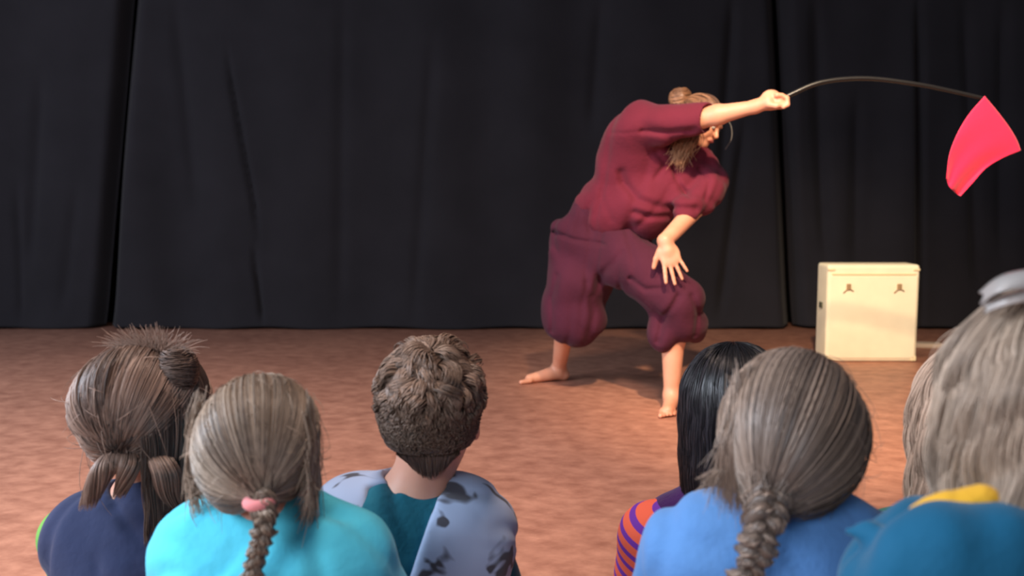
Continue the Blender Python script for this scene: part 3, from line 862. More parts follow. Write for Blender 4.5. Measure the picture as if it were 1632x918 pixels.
# ================================================================== CHILDREN
def kid(name_label, hpx, hpy, Yh, zs_row, body_px, skin, torso_mat, hs=0.92, yaw=0, pitch=0, roll=0, body_yaw=0,
        torso_name='shirt', sleeves='long', shw=1.0, hunch=0.0, neck_r=0.040, sleeve_mat=None, trouser=None, deep=0.0, seed=1, collar_open=0.058, sleeve_attr=None, bulk=0.0, cutV=None, extra=None, kfwd=.235, raglan=False, se=.012):
    hc_w = at(hpx, hpy, Yh); bx = at(body_px, zs_row, Yh)
    zs = bx[2]                                       # height of the shoulder line
    root = empty('person', (bx[0], Yh - deep, 0), body_yaw)
    tag(root, name_label, 'person')
    o = np.array(root.location)
    Rz = rotm(body_yaw); loc = lambda p: Rz.T @ (np.array(p) - o)
    h = loc(hc_w)
    B = Field(); K = shw
    pel = np.array((0, 0, .105)); che = np.array((0, hunch * .5, zs - .12)); sh = np.array((0, hunch, zs - .035))
    def torso(F, e):
        F.ell(pel, (.135 + e, .11 + e, .10 + e * .9), k=.05)
        F.cap(pel, che, .108 + e, .112 + e, k=.05, sq=((0, 1, 0), .82))
        F.ell(che + np.array((0, 0, 0.0)), (.128 * K + e, .098 + e, .135 + e * .5), k=.05)
        F.cap(sh + np.array((-.078 * K, 0, -.012)), sh + np.array((.078 * K, 0, -.012)), .050 + e, k=.05)
        F.cap(sh + np.array((0, -.01, -.02)), sh * .75 + h * .25, .058 + e * .6, .046 + e * .5, k=.05)
    arm = {}
    for s in (-1, 1):
        a = sh + np.array((s * .118 * K, 0, -.022)); e_ = np.array((s * .150 * K, hunch + .08, max(zs - .25, .2))); wv = np.array((s * .075, kfwd + .02, .25))
        arm[s] = (a, e_, wv)
    torso(B, 0)
    B.cap(sh, h + np.array((0, -.012, -.03)), neck_r * 1.1, neck_r, k=.03)
    Rh = rotm(yaw, pitch, roll)
    add_head(B, Rh, h, hs)
    for s in (-1, 1):
        a, e_, wv = arm[s]
        B.chain([a, e_, wv], [.038, .030, .022], k=.02)
        add_hand(B, wv, (-s * .7, .55, -.45), (0, -0.8, -.5), s=.74, side=-s, curl=(.25, .28, .3, .3), spread=.06)
        hp = np.array((s * .070, .02, .10)); kn = np.array((s * .085, kfwd, .27)); an = np.array((s * .070, kfwd - .045, .05))
        B.chain([hp, kn, an], [.070, .048, .032], k=.02)
        B.cap(an, an + np.array((s * .01, .07, -.028)), .028, .018, k=.015)
    B.plane((0, 0, .004), (0, 0, -1), k=.003)
    sdf_obj('body', B, .005, skin, root, it=1)
    add_features(Rh, h, hs, root)
    # trousers
    L = Field()
    L.ell(pel, (.148, .122, .105), k=.05)
    for s in (-1, 1):
        hp = np.array((s * .070, .02, .10)); kn = np.array((s * .085, kfwd, .27)); an = np.array((s * .070, kfwd - .04, .09))
        L.chain([hp, kn, an], [.080, .058, .044], k=.02)
    L.plane((0, 0, .003), (0, 0, -1), k=.003)
    L.func(lambda X, Y, Z: np.maximum(.19 - Z, Y - .10))
    sdf_obj('trousers', L, .008, trouser or M_JEAN, root, disp=fold_noise(seed + 3, 30, .003))
    # top
    e = .014 + bulk
    S = Field(); torso(S, e)
    for s in (-1, 1):
        a, e_, wv = arm[s]
        if sleeves == 'long' and sleeve_mat is None:
            S.chain([a, e_, e_ * .12 + wv * .88], [.046 + e, .037 + e, .029 + e * .6], k=.03)
        elif sleeves == 'short' and sleeve_mat is None:
            S.chain([a, a * .45 + e_ * .55], [.047 + e, .044 + e], k=.03)
    S.cap(sh * .35 + h * .65 + np.array((0, 0.0, 0.0)), sh + np.array((0, .01, .028)), .050, collar_open, k=.012, op=-1) if collar_open else None
    S.plane((0, 0, .10), (0, 0, -1), k=.02)
    if cutV: cutV(S, sh, che)
    dk = fold_noise(seed, 24, .0055, (1, .5, .6)); dk2 = crease_noise(seed + 50, 24, .0065, .35)
    sdf_obj(torso_name, S, .005, torso_mat, root, disp=lambda P: dk(P) + dk2(P))
    if sleeve_mat is not None:
        for s in (-1, 1):
            a, e_, wv = arm[s]
            SL = Field(); es = se; SL.chain([a, e_, e_ * .12 + wv * .88], [.048 + es, .036 + es, .029 + es * .6], k=.03)
            if raglan: SL.cap(a, sh + np.array((s * .055, -.004, .012)), .060, .050, k=.03)
            pts = np.array([a + (a - e_) * .45, e_, wv])
            def band(v, pts=pts):
                out = np.zeros(len(v)); best = np.full(len(v), 1e9); acc = 0
                for i in range(2):
                    ba = pts[i + 1] - pts[i]; Lb = np.linalg.norm(ba)
                    hh = np.clip(((v - pts[i]) @ ba) / Lb ** 2, 0, 1); d = np.linalg.norm(v - pts[i] - hh[:, None] * ba, axis=1)
                    mm = d < best; out[mm] = acc + hh[mm] * Lb; best = np.minimum(best, d); acc += Lb
                return {'band': out}
            so = sdf_obj('sleeve', SL, .005, sleeve_mat, root, disp=dk, attrs=band)
    return dict(root=root, h=h, R=Rh, sh=sh, che=che, zs=zs, loc=loc, hs=hs, arm=arm, o=o, e=e)

M_JEAN = fabric('dark_denim', (52, 60, 84), scale=90)
M_KS = skin_mat('child_skin', (214, 160, 138))
M_KS2 = skin_mat('child_skin_fair', (224, 176, 156))

def loose_hair(hb, k, rad, n, length, M=18, r=.0013, wave=.006, wl=.07, seed=1, part=(0, 0.1, 1), keep=None, clumps=60, clump=.5, flare=1.0, tuck=.0, back_only=False, tone_mid=.5, offset=(0, -.014, .026), fall=(0, 0, -1), short=None, behind=None):
    """long hair: over the skull from the parting, then hanging"""
    R = k['R']; c = k['h'] + R @ (np.array(offset) * k['hs']); rad = np.array(rad)
    rg = np.random.default_rng(seed)
    D = rg.normal(size=(n * 5, 3)); D /= np.linalg.norm(D, axis=1)[:, None]
    kp = keep or scalp_keep(.40, -.35)
    D = D[kp(D)][:n]; N = len(D)
    G = rg.normal(size=(clumps * 3, 3)); G /= np.linalg.norm(G, axis=1)[:, None]; G = G[kp(G)][:clumps]; clumps = len(G)
    ci = (D @ G.T).argmax(1); ct = rg.normal(size=clumps); cph = rg.uniform(0, 6.28, clumps); cl = rg.normal(size=clumps)
    D = D + clump * .5 * (G[ci] - D); D /= np.linalg.norm(D, axis=1)[:, None]
    pd = np.array(part, float); pd /= np.linalg.norm(pd)
    fallw = np.array(fall, float); fallw /= np.linalg.norm(fallw)
    Ln = length * (1 + .09 * cl[ci] + .05 * rg.normal(size=N))
    step = Ln / (M - 1)
    Wd = np.zeros((N, M, 3)); lift0 = 1.015 + .035 * rg.random(N)
    P = D * lift0[:, None]                            # local unit space
    Wd[:, 0] = (P * rad) @ R.T + c
    pos = Wd[:, 0].copy(); 
    loc = lambda w_: ((w_ - c) @ R) / rad
    T0 = D - pd * (D @ pd)[:, None]; T0 /= np.linalg.norm(T0, axis=1)[:, None] + 1e-6
    T0w = T0 @ R.T
    minr = 1.02 + .05 * rg.random(N) * flare
    for i in range(1, M):
        u = i / (M - 1)
        q = loc(pos); qn = np.linalg.norm(q, axis=1, keepdims=True); nrm = ((q / qn) / rad); nrm = nrm @ R.T; nrm /= np.linalg.norm(nrm, axis=1, keepdims=True)
        d = T0w * np.clip(q[:, 2:3] * 3 + .2, 0, 1) + fallw * (.30 + .9 * u)
        dn_ = (d * nrm).sum(1, keepdims=True)
        d = d - nrm * np.where(q[:, 2:3] > -.05, dn_, np.minimum(dn_, 0) * (qn < 1.12))
        d /= np.linalg.norm(d, axis=1, keepdims=True) + 1e-6
        pos = pos + d * step[:, None]
        q = loc(pos); qn = np.linalg.norm(q, axis=1)
        m_ = qn < minr
        q[m_] *= (minr[m_] / qn[m_])[:, None]
        pos = (q * rad) @ R.T + c
        if tuck: 
            below = np.clip((c[2] - .04 - pos[:, 2]) / .1, 0, 1)[:, None]
            cen = np.array([c[0], c[1] - .01, 0]); dv = (pos - cen) * np.array([1, 1, 0])
            pos = pos - dv * tuck * below
        Wd[:, i] = pos
    U = np.linspace(0, 1, M)[None]
    s_ = np.cumsum(np.tile(step[:, None], (1, M)), 1)
    az = np.arctan2(Wd[:, M // 2, 1] - c[1], Wd[:, M // 2, 0] - c[0])
    ph = (4.5 * az + 1.4 * np.sin(cph[ci]) + .12 * rg.normal(size=N))[:, None] - Wd[..., 2] / wl * 6.28
    amp = wave * np.clip(U * 2.2 - .15, 0, 1)
    Wd[..., 0] += amp * np.sin(ph); Wd[..., 1] += amp * np.cos(ph) * .8; Wd[..., 2] += amp * .4 * np.sin(ph * 1.3)
    gi = np.zeros((clumps, M, 3)); cnt = np.zeros(clumps)
    np.add.at(gi, ci, Wd); np.add.at(cnt, ci, 1); gi /= np.maximum(cnt, 1)[:, None, None]
    Wd = Wd + (gi[ci] - Wd) * (clump * .75 * U ** 1.2)[..., None]
    tone = np.clip(tone_mid + .20 * ct[ci] + .12 * rg.normal(size=N), 0, 1)
    hb.strands(Wd, r * rg.uniform(.7, 1.35, N), tone)
def cap_of(hb, k, rad, keep=None, tone=.4, offset=(0, -.014, .026), bump=None):
    c = k['h'] + k['R'] @ (np.array(offset) * k['hs'])
    hb.blob(c, np.array(rad) * 1.0, k['R'], tone, keep=keep or scalp_keep(.42, -.6), bump=bump, n=56)
    return c
def tail(hb, pts, r0, r1, n, seed=1, r=.0014, curl=0.0, core=True, tone_mid=.5, M=18):
    rg = np.random.default_rng(seed); P = spline(pts, M); U = np.linspace(0, 1, M)
    A = np.array([1, 0, 0]); Bv = np.array([0, 1, 0]); ps = []
    for i in range(n):
        a = rg.uniform(0, 6.28); q = math.sqrt(rg.random()); rad = (r0 + (r1 - r0) * U) * (0.35 + 0.65 * np.sin(np.clip(U * 3.0, 0, math.pi / 2)))
        L_ = P + (rad * q * np.cos(a + curl * U * 4))[:, None] * A + (rad * q * np.sin(a + curl * U * 4))[:, None] * Bv
        f_ = rg.uniform(.55, 1.0) if core else 1.0
        ps.append(np.stack([np.interp(U * f_, U, L_[:, k_]) for k_ in range(3)], 1))
    hb.strands(np.array(ps), r * rg.uniform(.7, 1.3, n), np.clip(tone_mid + .2 * rg.normal(size=n), 0, 1))
def braid(hb, pts, width, turns, n_each=46, seed=1, r=.0012, tone_mid=.5, depth=.5, taper=.5):
    rg = np.random.default_rng(seed); M = 90
    P = spline(pts, M); U = np.linspace(0, 1, M)
    T = np.gradient(P, axis=0); T /= np.linalg.norm(T, axis=1)[:, None]
    X = np.cross(T, np.array([0, 1, 0])); X /= np.linalg.norm(X, axis=1)[:, None]; Yv = np.cross(T, X)
    wd = width * (1 - taper * U) * (1 + .12 * np.sin(U * 17 + seed) + .08 * np.sin(U * 31))
    for s in range(3):
        ph = s * 2 * math.pi / 3 + U * turns * 2 * math.pi
        C = P + (wd * .55 * np.sin(ph))[:, None] * X + (wd * depth * np.sin(2 * ph))[:, None] * Yv
        ps = []
        for i in range(n_each):
            a = rg.uniform(0, 6.28); q = math.sqrt(rg.uniform(.25, 1)) * .46
            ps.append(C + (wd * q * np.cos(a))[:, None] * X + (wd * q * np.sin(a) * .9)[:, None] * Yv + rg.normal(0, .0004, (M, 3)) + (rg.normal(size=3) * .0018)[None] * np.sin(U * rg.uniform(8, 30) + a)[:, None])
        hb.strands(np.array(ps), r * rg.uniform(.7, 1.3, n_each), np.clip(tone_mid + .2 * rg.normal(size=n_each), 0, 1), taper=False)
        rr = (wd * .40)[None]
        v, q_, t_ = strands_mesh(C[None], rr, [max(0, tone_mid - .3)], sides=8)
        hb.add(v, q_, t_)
def flyaways(hb, k, rad, n, seed, Lr=(.03, .09), r=.0006, tone_mid=.7, offset=(0, -.014, .026)):
    rg = np.random.default_rng(seed); c = k['h'] + k['R'] @ (np.array(offset) * k['hs']); rad = np.array(rad)
    ps = []
    while len(ps) < n:
        D = rg.normal(size=3); D /= np.linalg.norm(D)
        if D[2] < -.6 or D[1] > .6: continue
        t = np.cross(D, rg.normal(size=3)); t /= np.linalg.norm(t); t[2] -= .5
        L = rg.uniform(*Lr); U = np.linspace(0, 1, 8)
        p0 = k['R'] @ (D * rad * 1.02) + c; nn = k['R'] @ D; tt = k['R'] @ t
        ps.append(p0 + U[:, None] * L * tt + (np.sin(U * 2.2) * L * rg.uniform(.10, .42))[:, None] * nn)
    hb.strands(np.array(ps), r, np.clip(tone_mid + .15 * rg.normal(size=n), 0, 1))

# ---- A: leftmost girl, brown hair rolled low, navy vest over lime top
M_NAVY = fabric('navy_vest_cloth', (46, 54, 84), scale=40, var=.12)
M_LIME = fabric('lime_sleeve_cloth', (104, 165, 72))
A = kid('child with long brown hair gathered low, navy vest over lime sleeves, leftmost in the row', 240, 664, 1.60, 808, 226, M_KS, M_NAVY,
        hs=.93, yaw=-.55, pitch=.05, roll=.12, torso_name='vest', se=.015, sleeve_mat=M_LIME, seed=11, shw=.92, bulk=.012, collar_open=.05)
hb = HairBuilder(); RA = np.array((.092, .108, .108)) * .97
cap_of(hb, A, RA * .99, bump=fold_noise(2, 5, .012))
Lw = lambda k, px, py, Y: k['loc'](at(px, py, Y))
tieA = Lw(A, 198, 708, 1.515)
kA = scalp_keep(.35, -.5)
head_hair_gather(hb, A['R'], A['h'] + A['R'] @ np.array((0, -.014, .026)), RA, tieA, 5200, .0009, 21, kA, puff=.13, clumps=55, jitter=.010, tie_spread=.02, tone_mid=.48)
loose_hair(hb, A, RA * 1.03, 1500, .235, seed=23, keep=lambda D: (D[:, 1] < .5) & ((D @ A['R'].T)[:, 0] > .38) & (D[:, 2] > -.2), wave=.002, wl=.12, tone_mid=.30, clump=.4, r=.0010, tuck=.01)
tail(hb, [tieA, Lw(A, 176, 735, 1.49), Lw(A, 156, 768, 1.49), Lw(A, 138, 812, 1.50)], .030, .014, 800, 25, tone_mid=.6, curl=.6, r=.0010)
tail(hb, [tieA, Lw(A, 205, 735, 1.49), Lw(A, 200, 765, 1.49), Lw(A, 188, 795, 1.50)], .026, .010, 500, 26, r=.0010, tone_mid=.5, curl=-.5)
tail(hb, [tieA + np.array([.03, .02, 0]), Lw(A, 262, 745, 1.50), Lw(A, 272, 790, 1.52), Lw(A, 300, 830, 1.55)], .030, .014, 700, 27, tone_mid=.4, r=.0010)
knot = Lw(A, 282, 590, 1.56)
hb.blob(knot, (.034, .030, .036), tone=.12)
ps = []
rg = np.random.default_rng(31)
for i in range(240):
    a0 = rg.uniform(0, 6.28); zz = rg.uniform(-.95, .95); U = np.linspace(0, 3.5, 11); rr = math.sqrt(1 - zz * zz) * .034 + .002
    ps.append(knot + np.stack([rr * np.cos(a0 + U), rr * np.sin(a0 + U), .037 * zz + .004 * np.sin(2 * U)], 1))
hb.strands(np.array(ps), .0013, rg.uniform(0, .4, 240))
ps = []
for i in range(380):                                   # tuft fraying above the knot
    a0 = rg.normal(-.1, .8); L = rg.uniform(.035, .075); U = np.linspace(0, 1, 8)
    s0 = Lw(A, 250 + rg.normal(0, 12), 578, 1.56)
    ps.append(s0 + np.stack([L * U * math.sin(a0 - .15) * 1.2, -.01 * U, L * U * (1 - .35 * U * abs(a0))], 1))
hb.strands(np.array(ps), .0008, rg.uniform(.8, 1.0, 380))
flyaways(hb, A, RA * 1.05, 90, 33)
hA = hb.obj(hair_mat('brown_hair', (50, 35, 30), (172, 142, 126)), A['root'])

# ---- B: ponytail girl in turquoise
M_TURQ = fabric('turquoise_jersey', (84, 200, 226), var=.06, scale=40)
Bk = kid('child with ash blond braided ponytail and pink hair tie, wearing a turquoise shirt', 420, 724, 1.28, 826, 432, M_KS, M_TURQ,
         hs=.93, yaw=-.12, pitch=.02, kfwd=.10, seed=12, sleeves='short', shw=1.02, collar_open=.05)
hb = HairBuilder(); RB = np.array((.083, .104, .096)) * .95
cap_of(hb, Bk, RB)
tieB = Lw(Bk, 416, 792, 1.165)
head_hair_gather(hb, Bk['R'], Bk['h'] + Bk['R'] @ np.array((0, -.014, .020)), RB, tieB, 6500, .0008, 41, scalp_keep(.42, -.75), puff=.05, clumps=90, tie_spread=.008, tone_mid=.5)
ps = []; rg = np.random.default_rng(43)
cB = Bk['h'] + Bk['R'] @ np.array((0, -.014, .020))
for i in range(420):                                   # loose strands falling at both sides
    s = rg.choice([-1, 1]); a = rg.uniform(.3, 1.2)
    s0 = cB + Bk['R'] @ (RB * 1.03 * np.array([s * math.cos(.35), .1 * rg.normal() - .15, .35 + .2 * rg.normal()]))
    m1 = s0 + np.array([s * .010, -.01, -.06 + .01 * rg.normal()]); e1 = m1 + np.array([-s * .012 + .008 * rg.normal(), -.01, -.035 + .022 * rg.normal()])
    ps.append(spline([s0, m1, e1], 9))
hb.strands(np.array(ps), .0008, np.clip(.65 + .2 * rg.normal(size=420), 0, 1))
braid(hb, [tieB, Lw(Bk, 422, 835, 1.135), Lw(Bk, 410, 880, 1.14), Lw(Bk, 398, 940, 1.15)], .0155, 3.0, n_each=80, r=.0009, seed=44, tone_mid=.45, taper=.25)
flyaways(hb, Bk, RB * 1.0, 160, 45, Lr=(.02, .05), r=.0005)
hB = hb.obj(hair_mat('ash_blond_hair', (76, 63, 55), (194, 172, 152)), Bk['root'])
a = np.linspace(0, 2 * math.pi, 25)
tb = tube('hair_tie', np.stack([tieB[0] + .014 * np.cos(a), tieB[1] + .016 * np.sin(a) - .008, tieB[2] + 0 * a - .004], 1), .0075, fabric('pink_elastic', (226, 140, 142)), hB, 8)

# ---- C: boy with wavy short hair, teal shirt under pale hooded jacket
M_TEAL = fabric('teal_jersey', (22, 92, 110), scale=60)
m, nt, b = new_mat('pale_blue_patterned_cloth')
tc = nt.nodes.new('ShaderNodeTexCoord'); n1 = nt.nodes.new('ShaderNodeTexNoise'); n1.inputs['Scale'].default_value = 13; n1.inputs['Detail'].default_value = 1.5; n1.inputs['Distortion'].default_value = 1.2
nt.links.new(tc.outputs['Object'], n1.inputs['Vector'])
r1 = nt.nodes.new('ShaderNodeValToRGB'); e0 = r1.color_ramp.elements; e0[0].position = .40; e0[0].color = srgb((62, 62, 72)); e0[1].position = .45; e0[1].color = srgb((150, 166, 196))
nt.links.new(n1.outputs['Fac'], r1.inputs['Fac']); nt.links.new(r1.outputs['Color'], b.inputs['Base Color']); b.inputs['Roughness'].default_value = .9; b.inputs['Sheen Weight'].default_value = .15
M_PALE = m
C_ = kid('child with short wavy brown hair, teal shirt under a pale patterned sleeveless jacket', 688, 668, 1.56, 800, 650, M_KS, M_TEAL,
         hs=1.0, yaw=-.10, pitch=-.03, seed=13, shw=1.0, neck_r=.045, collar_open=.056)
# jacket shell, open in a deep V at the back
S = Field(); sh = C_['sh']; che = C_['che']; e = .034
S.ell((0, 0, .14), (.150, .135, .10), k=.05)
S.cap((0, 0, .14), che, .108 + e, .112 + e, k=.05, sq=((0, 1, 0), .84))
S.ell(che, (.128 + e, .098 + e, .135 + e * .4), k=.05)
S.cap(sh + np.array((-.092, 0, -.012)), sh + np.array((.092, 0, -.012)), .050 + e * .95, k=.05)
S.cap(sh * .35 + C_['h'] * .65, sh + np.array((0, .01, .024)), .055, .058, k=.012, op=-1)
zt_, zb_ = C_['zs'] + .03, C_['zs'] - .125
def vcut(X, Y, Z):                                     # open V down the back
    hw = .004 + .056 * np.clip((Z - zb_) / (zt_ - zb_), 0, 1.4)
    return np.maximum(np.maximum(np.abs(X + .002) - hw, Y + .035), zb_ - Z)
S.func(vcut)
for s in (-1, 1):                                      # thick soft edges of the V
    S.chain([sh + np.array((s * .064, -.020, .040)), sh + np.array((s * .062, -.086, .0)), np.array((s * .014, -.136, zb_ - .005))], [.013, .014, .012], k=.012)
S.plane((0, 0, .11), (0, 0, -1), k=.02)
dk_a = fold_noise(77, 28, .004); dk_b = crease_noise(78, 26, .006); dk = lambda P: dk_a(P) + dk_b(P)
jk = sdf_obj('jacket', S, .005, M_PALE, C_['root'], disp=dk)
hb = HairBuilder(); RC = np.array((.083, .104, .100)) * 1.03
kC = lambda D: ~((D[:, 1] > .45) & (D[:, 2] < .5)) & (D[:, 2] > -.62) & ~((D[:, 1] > .0) & (D[:, 2] < -.05))
cC = cap_of(hb, C_, RC * .97, keep=kC, tone=.25)
def short_hair(hb, k, c, rad, n, seed, L=(.020, .055), keep=None, tone_mid=.5, curl=1.0, whorl=(0.15, -.35, .93)):
    rg = np.random.default_rng(seed); D = rg.normal(size=(n * 4, 3)); D /= np.linalg.norm(D, axis=1)[:, None]; D = D[keep(D)][:n]; N = len(D)
    ncl = 340; G = rg.normal(size=(ncl * 2, 3)); G /= np.linalg.norm(G, axis=1)[:, None]; G = G[keep(G)][:ncl]; ncl = len(G)
    ci = (D @ G.T).argmax(1); wh = np.array(whorl) / np.linalg.norm(whorl)
    tg = rg.normal(size=(ncl, 3)); M = 10; U = np.linspace(0, 1, M)
    T = D - wh * (D @ wh)[:, None]; T /= np.linalg.norm(T, axis=1)[:, None] + 1e-5
    top = np.clip((D[:, 2] + .25) / .6, 0, 1)                     # longer, curlier on top
    side = np.cross(D, T); sw = (tg[ci, 0] * curl)[:, None] * top[:, None]
    dirn = T + side * .9 * sw + rg.normal(0, .10, (N, 3)); dirn /= np.linalg.norm(dirn, axis=1)[:, None]
    Ln = (L[0] + (L[1] - L[0]) * top) * rg.uniform(.75, 1.15, N)
    P = D[:, None] * rad * 1.0 + (U[None] * Ln[:, None])[..., None] * dirn[:, None]
    q = P / rad; qn = np.linalg.norm(q, axis=2, keepdims=True)
    lift = 1.01 + (top[:, None] * (.09 + .05 * tg[ci, 1][:, None]) * np.sin(U * 2.4)[None] + .03 * U[None] * rg.random((N, 1)))[..., None]
    P = q / qn * lift * rad
    P = P + (side[:, None] * (np.sin(U * 4.0)[None] * .005 * tg[ci, 2][:, None] * top[:, None])[..., None])
    g0 = D[:, None] * rad
    gi = np.zeros((ncl, M, 3)); cnt = np.zeros(ncl); np.add.at(gi, ci, P); np.add.at(cnt, ci, 1); gi /= np.maximum(cnt, 1)[:, None, None]
    P = P + (gi[ci] - P) * (.38 * U * 1)[None, :, None] * top[:, None, None]
    Wd = P @ k['R'].T + c
    ct = rg.normal(size=ncl)
    hb.strands(Wd, .0009 * rg.uniform(.7, 1.4, N), np.clip(tone_mid - .0 + .2 * (top - .6) + .16 * ct[ci] * top + .1 * rg.normal(size=N), 0, 1))
short_hair(hb, C_, cC, RC, 12000, 51, keep=kC, tone_mid=.45, L=(.022, .050), curl=.75)
rg = np.random.default_rng(57); ps = []
for i in range(1500):                                  # short hair running down to a point on the nape
    x_ = rg.uniform(-1, 1); z0 = C_['h'][2] - .028 - .012 * rg.random(); L = (.046 * (1 - .55 * x_ * x_)) * rg.uniform(.6, 1.1)
    U = np.linspace(0, 1, 7); yb = C_['h'][1] - .014 - .078 * math.sqrt(max(0, 1 - (x_ * .62) ** 2))
    ps.append(np.stack([C_['h'][0] + .052 * x_ * (1 - .30 * U), yb + .034 * U + .002 * rg.random() - .003 * np.sin(U * 3), z0 - L * U], 1))
hb.strands(np.array(ps), .0009, np.clip(.3 + .15 * rg.normal(size=1500), 0, 1))
hb.obj(hair_mat('mid_brown_hair', (56, 42, 34), (158, 130, 112)), C_['root'])

# ---- D: black-haired child with orange and purple striped sleeves
M_PURP = fabric('dark_purple_knit', (62, 30, 86), scale=120)
m, nt, b = new_mat('orange_purple_striped_knit')
at_ = nt.nodes.new('ShaderNodeAttribute'); at_.attribute_name = 'band'
mu = nt.nodes.new('ShaderNodeMath'); mu.operation = 'MULTIPLY'; mu.inputs[1].default_value = 36
nt.links.new(at_.outputs['Fac'], mu.inputs[0])
fr_ = nt.nodes.new('ShaderNodeMath'); fr_.operation = 'FRACT'; nt.links.new(mu.outputs[0], fr_.inputs[0])
gt = nt.nodes.new('ShaderNodeMath'); gt.operation = 'GREATER_THAN'; gt.inputs[1].default_value = .60; nt.links.new(fr_.outputs[0], gt.inputs[0])
mc = nt.nodes.new('ShaderNodeMixRGB'); mc.inputs['Color1'].default_value = srgb((226, 98, 72)); mc.inputs['Color2'].default_value = srgb((104, 44, 160))
nt.links.new(gt.outputs[0], mc.inputs['Fac']); nt.links.new(mc.outputs[0], b.inputs['Base Color']); b.inputs['Roughness'].default_value = .9
M_STR = m
D_ = kid('child with straight black hair, dark purple jumper with orange striped sleeves', 1165, 660, 1.66, 806, 1150, M_KS, M_PURP,
         hs=.93, yaw=.05, raglan=True, seed=14, sleeve_mat=M_STR, shw=1.0, torso_name='jumper')
hb = HairBuilder(); RD = np.array((.084, .100, .104))
cap_of(hb, D_, RD * 1.0)
loose_hair(hb, D_, RD, 6500, .30, seed=61, wave=.0015, clump=.30, tone_mid=.4, r=.0009, flare=.5, keep=scalp_keep(.4, -.3), tuck=.01)
hb.obj(hair_mat('black_hair', (14, 13, 16), (60, 56, 62), .35), D_['root'])

# ---- E: ash-haired child with a thick braid, blue shirt
M_BLUE = fabric('cornflower_blue_cotton', (86, 134, 192), scale=50, var=.06)
E_ = kid('child with a thick loose ash blond braid, wearing a cornflower blue shirt', 1268, 700, 1.20, 812, 1240, M_KS, M_BLUE,
         hs=.95, yaw=-.25, pitch=.0, roll=-.05, kfwd=.10, seed=15, sleeves='short', shw=.98, collar_open=.05)
hb = HairBuilder(); RE = np.array((.084, .104, .095)) * .98
cap_of(hb, E_, RE)
tieE = Lw(E_, 1218, 812, 1.085)
head_hair_gather(hb, E_['R'], E_['h'] + E_['R'] @ np.array((0, -.014, .022)), RE, tieE, 7500, .0008, 76, scalp_keep(.42, -.8), puff=.06, clumps=60, tie_spread=.016, tone_mid=.45, jitter=.010)
ps = []; rg = np.random.default_rng(73)
cE = E_['h'] + E_['R'] @ np.array((0, -.014, .022))
for i in range(1300):                                   # hair falling loose down the left side
    a0 = rg.uniform(0, 1)
    s0 = Lw(E_, 1190 + rg.normal(0, 12), 628 + rg.normal(0, 18), 1.16)
    m1 = Lw(E_, 1152 + 40 * a0 + rg.normal(0, 5), 700, 1.13 - .01 * rg.random())
    e1 = Lw(E_, 1140 + 85 * a0 + rg.normal(0, 12), 775 + 25 * a0 + rg.normal(0, 20), 1.12)
    ps.append(spline([s0, m1, e1], 12))
hb.strands(np.array(ps), .0008, np.clip(.62 + .2 * rg.normal(size=1300), 0, 1))
ps = []
for i in range(60):
    s0 = Lw(E_, 1170, 690 + rg.normal(0, 14), 1.14); m1 = Lw(E_, 1150 + rg.normal(0, 6), 745, 1.12)
    e1 = Lw(E_, 1105 + rg.uniform(0, 40), 775 + rg.normal(0, 10), 1.11); ps.append(spline([s0, m1, e1], 10))
hb.strands(np.array(ps), .0008, np.clip(.85 + .1 * rg.normal(size=60), 0, 1))
ps = []
for i in range(500):                                   # right side wisps by the neck
    s0 = Lw(E_, 1325 + rg.normal(0, 10), 700 + rg.normal(0, 10), 1.12); e1 = Lw(E_, 1290 + rg.normal(0, 18), 790 + rg.normal(0, 14), 1.13)
    ps.append(spline([s0, (s0 + e1) / 2 + np.array([.008, -.01, 0]), e1], 9))
hb.strands(np.array(ps), .0008, np.clip(.5 + .2 * rg.normal(size=500), 0, 1))
braid(hb, [tieE + np.array([.006, .0, .02]), Lw(E_, 1214, 845, 1.055), Lw(E_, 1200, 890, 1.055), Lw(E_, 1178, 955, 1.06)], .0245, 2.9, seed=74, n_each=100, r=.0009, tone_mid=.5, taper=.25)
flyaways(hb, E_, RE * 1.0, 160, 75, Lr=(.02, .05), r=.0005)
hb.obj(hair_mat('ash_brown_hair', (60, 50, 46), (178, 156, 140)), E_['root'])

# ---- G: child behind, pale hair, green top
M_GREEN = fabric('dark_green_cotton', (40, 96, 78), scale=60)
G_ = kid('child with pale wavy hair in a dark green top, half hidden behind the blond child', 1564, 678, 1.46, 826, 1535, M_KS2, M_GREEN,
         hs=.93, yaw=.15, seed=16, shw=.95)
hb = HairBuilder(); RG = np.array((.100, .110, .110))
cap_of(hb, G_, RG, tone=.5)
loose_hair(hb, G_, RG, 5500, .27, seed=81, wave=.005, wl=.12, clump=.5, clumps=90, tone_mid=.6, tuck=.004, r=.0009, M=24)
flyaways(hb, G_, RG * 1.02, 120, 83, Lr=(.02, .05), r=.0005)
hb.obj(hair_mat('pale_sandy_hair', (112, 88, 74), (204, 174, 152)), G_['root'])

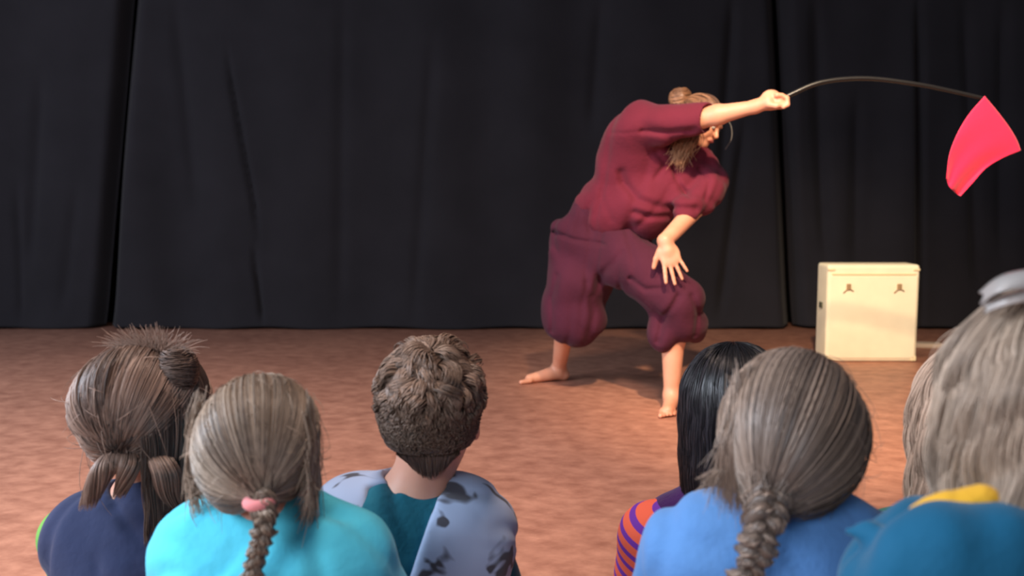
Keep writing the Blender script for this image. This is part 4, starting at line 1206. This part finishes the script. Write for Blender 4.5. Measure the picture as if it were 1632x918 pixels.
# ---- F: nearest child at the right edge, blond wavy hair, teal hooded jacket
M_DTEAL = fabric('deep_teal_softshell', (16, 88, 122), scale=30, var=.08, rough=.7)
M_YEL = fabric('yellow_fleece', (224, 170, 52), scale=80)
F_ = kid('child with wavy blond hair and grey ribbon, teal hooded jacket, nearest at the right edge', 1668, 682, .95, 872, 1650, M_KS2, M_DTEAL,
         hs=.96, yaw=-.1, kfwd=.10, seed=17, shw=1.08, bulk=.014, torso_name='jacket', collar_open=.05)
hb = HairBuilder(); RF = np.array((.100, .112, .114))
cap_of(hb, F_, RF, tone=.4)
loose_hair(hb, F_, RF, 9500, .250, seed=91, wave=.0065, wl=.12, clump=.55, clumps=110, tone_mid=.5, r=.0008, tuck=.004, M=26, flare=1.6)
flyaways(hb, F_, RF * 1.02, 160, 93, Lr=(.02, .05), r=.0005)
hF = hb.obj(hair_mat('wavy_blond_hair', (92, 76, 66), (214, 190, 168)), F_['root'])
# hair clip
Lf = lambda px, py, Y: F_['loc'](at(px, py, Y))
M_CLIP = plain('pale_grey_ribbon', (176, 170, 166), .35)
def ribbon(name, c0, pts_a, pts_b, mat, parent, n=18):
    A_, B_ = spline(pts_a, n), spline(pts_b, n); m_ = 7
    V = np.array([[A_[i] + (B_[i] - A_[i]) * j / (m_ - 1) + np.array([0, -.008 * math.sin(math.pi * j / (m_ - 1)), .004 * math.sin(math.pi * j / (m_ - 1))]) for j in range(m_)] for i in range(n)])
    ix = np.arange(n * m_).reshape(n, m_)
    q = np.stack([ix[:-1, :-1], ix[1:, :-1], ix[1:, 1:], ix[:-1, 1:]], -1).reshape(-1, 4)
    o = mesh_obj(name, V.reshape(-1, 3), q, mat, parent); md = o.modifiers.new('t', 'SOLIDIFY'); md.thickness = .002; return o
ribbon('hair_ribbon', None, [Lf(1562, 468, .93), Lf(1585, 448, .92), Lf(1610, 437, .915), Lf(1650, 430, .91)],
       [Lf(1564, 486, .91), Lf(1590, 468, .88), Lf(1618, 462, .875), Lf(1655, 462, .88)], M_CLIP, hF)
ribbon('hair_ribbon', None, [Lf(1566, 490, .92), Lf(1590, 476, .905), Lf(1622, 468, .90), Lf(1655, 462, .90)],
       [Lf(1570, 500, .91), Lf(1595, 490, .89), Lf(1625, 482, .88), Lf(1655, 478, .88)], M_CLIP, hF)
# hood lying on the shoulders, with yellow lining showing at the neck
Hd = Field(); sh = F_['sh']
hp_ = [Lf(1395, 910, .90), Lf(1445, 884, .865), Lf(1515, 866, .85), Lf(1600, 858, .845), Lf(1700, 858, .85), Lf(1780, 870, .88)]
Hd.chain(hp_, [.024, .028, .030, .030, .030, .028], k=.02)
Hd.chain([p + np.array((0, .01, -.04)) for p in hp_], [.030, .040, .044, .046, .046, .040], k=.03)
Hd.cap(sh + np.array((-.04, -.08, -.02)), sh + np.array((.04, -.09, -.10)), .055, .040, k=.04)
Hd.chain([Lf(1420, 880, .90), Lf(1385, 850, .90), Lf(1345, 846, .91)], [.024, .016, .008], k=.015)
sdf_obj('hood', Hd, .005, M_DTEAL, F_['root'], disp=fold_noise(99, 40, .004))
Yl = Field()
yp = [Lf(x_, y_, Y_) for x_, y_, Y_ in ((1470, 824, .888), (1488, 812, .882), (1512, 806, .878), (1540, 800, .874), (1572, 795, .872), (1610, 793, .872), (1660, 792, .872))]
for i in range(len(yp) - 1):
    Yl.cap(yp[i], yp[i + 1] * .8 + yp[i] * .2 + np.array((0, -.002, .003 * math.sin(i * 2.3))), .013, .009 + .003 * (i % 2), k=.006)
sdf_obj('collar_lining', Yl, .004, M_YEL, F_['root'], disp=fold_noise(98, 90, .002))
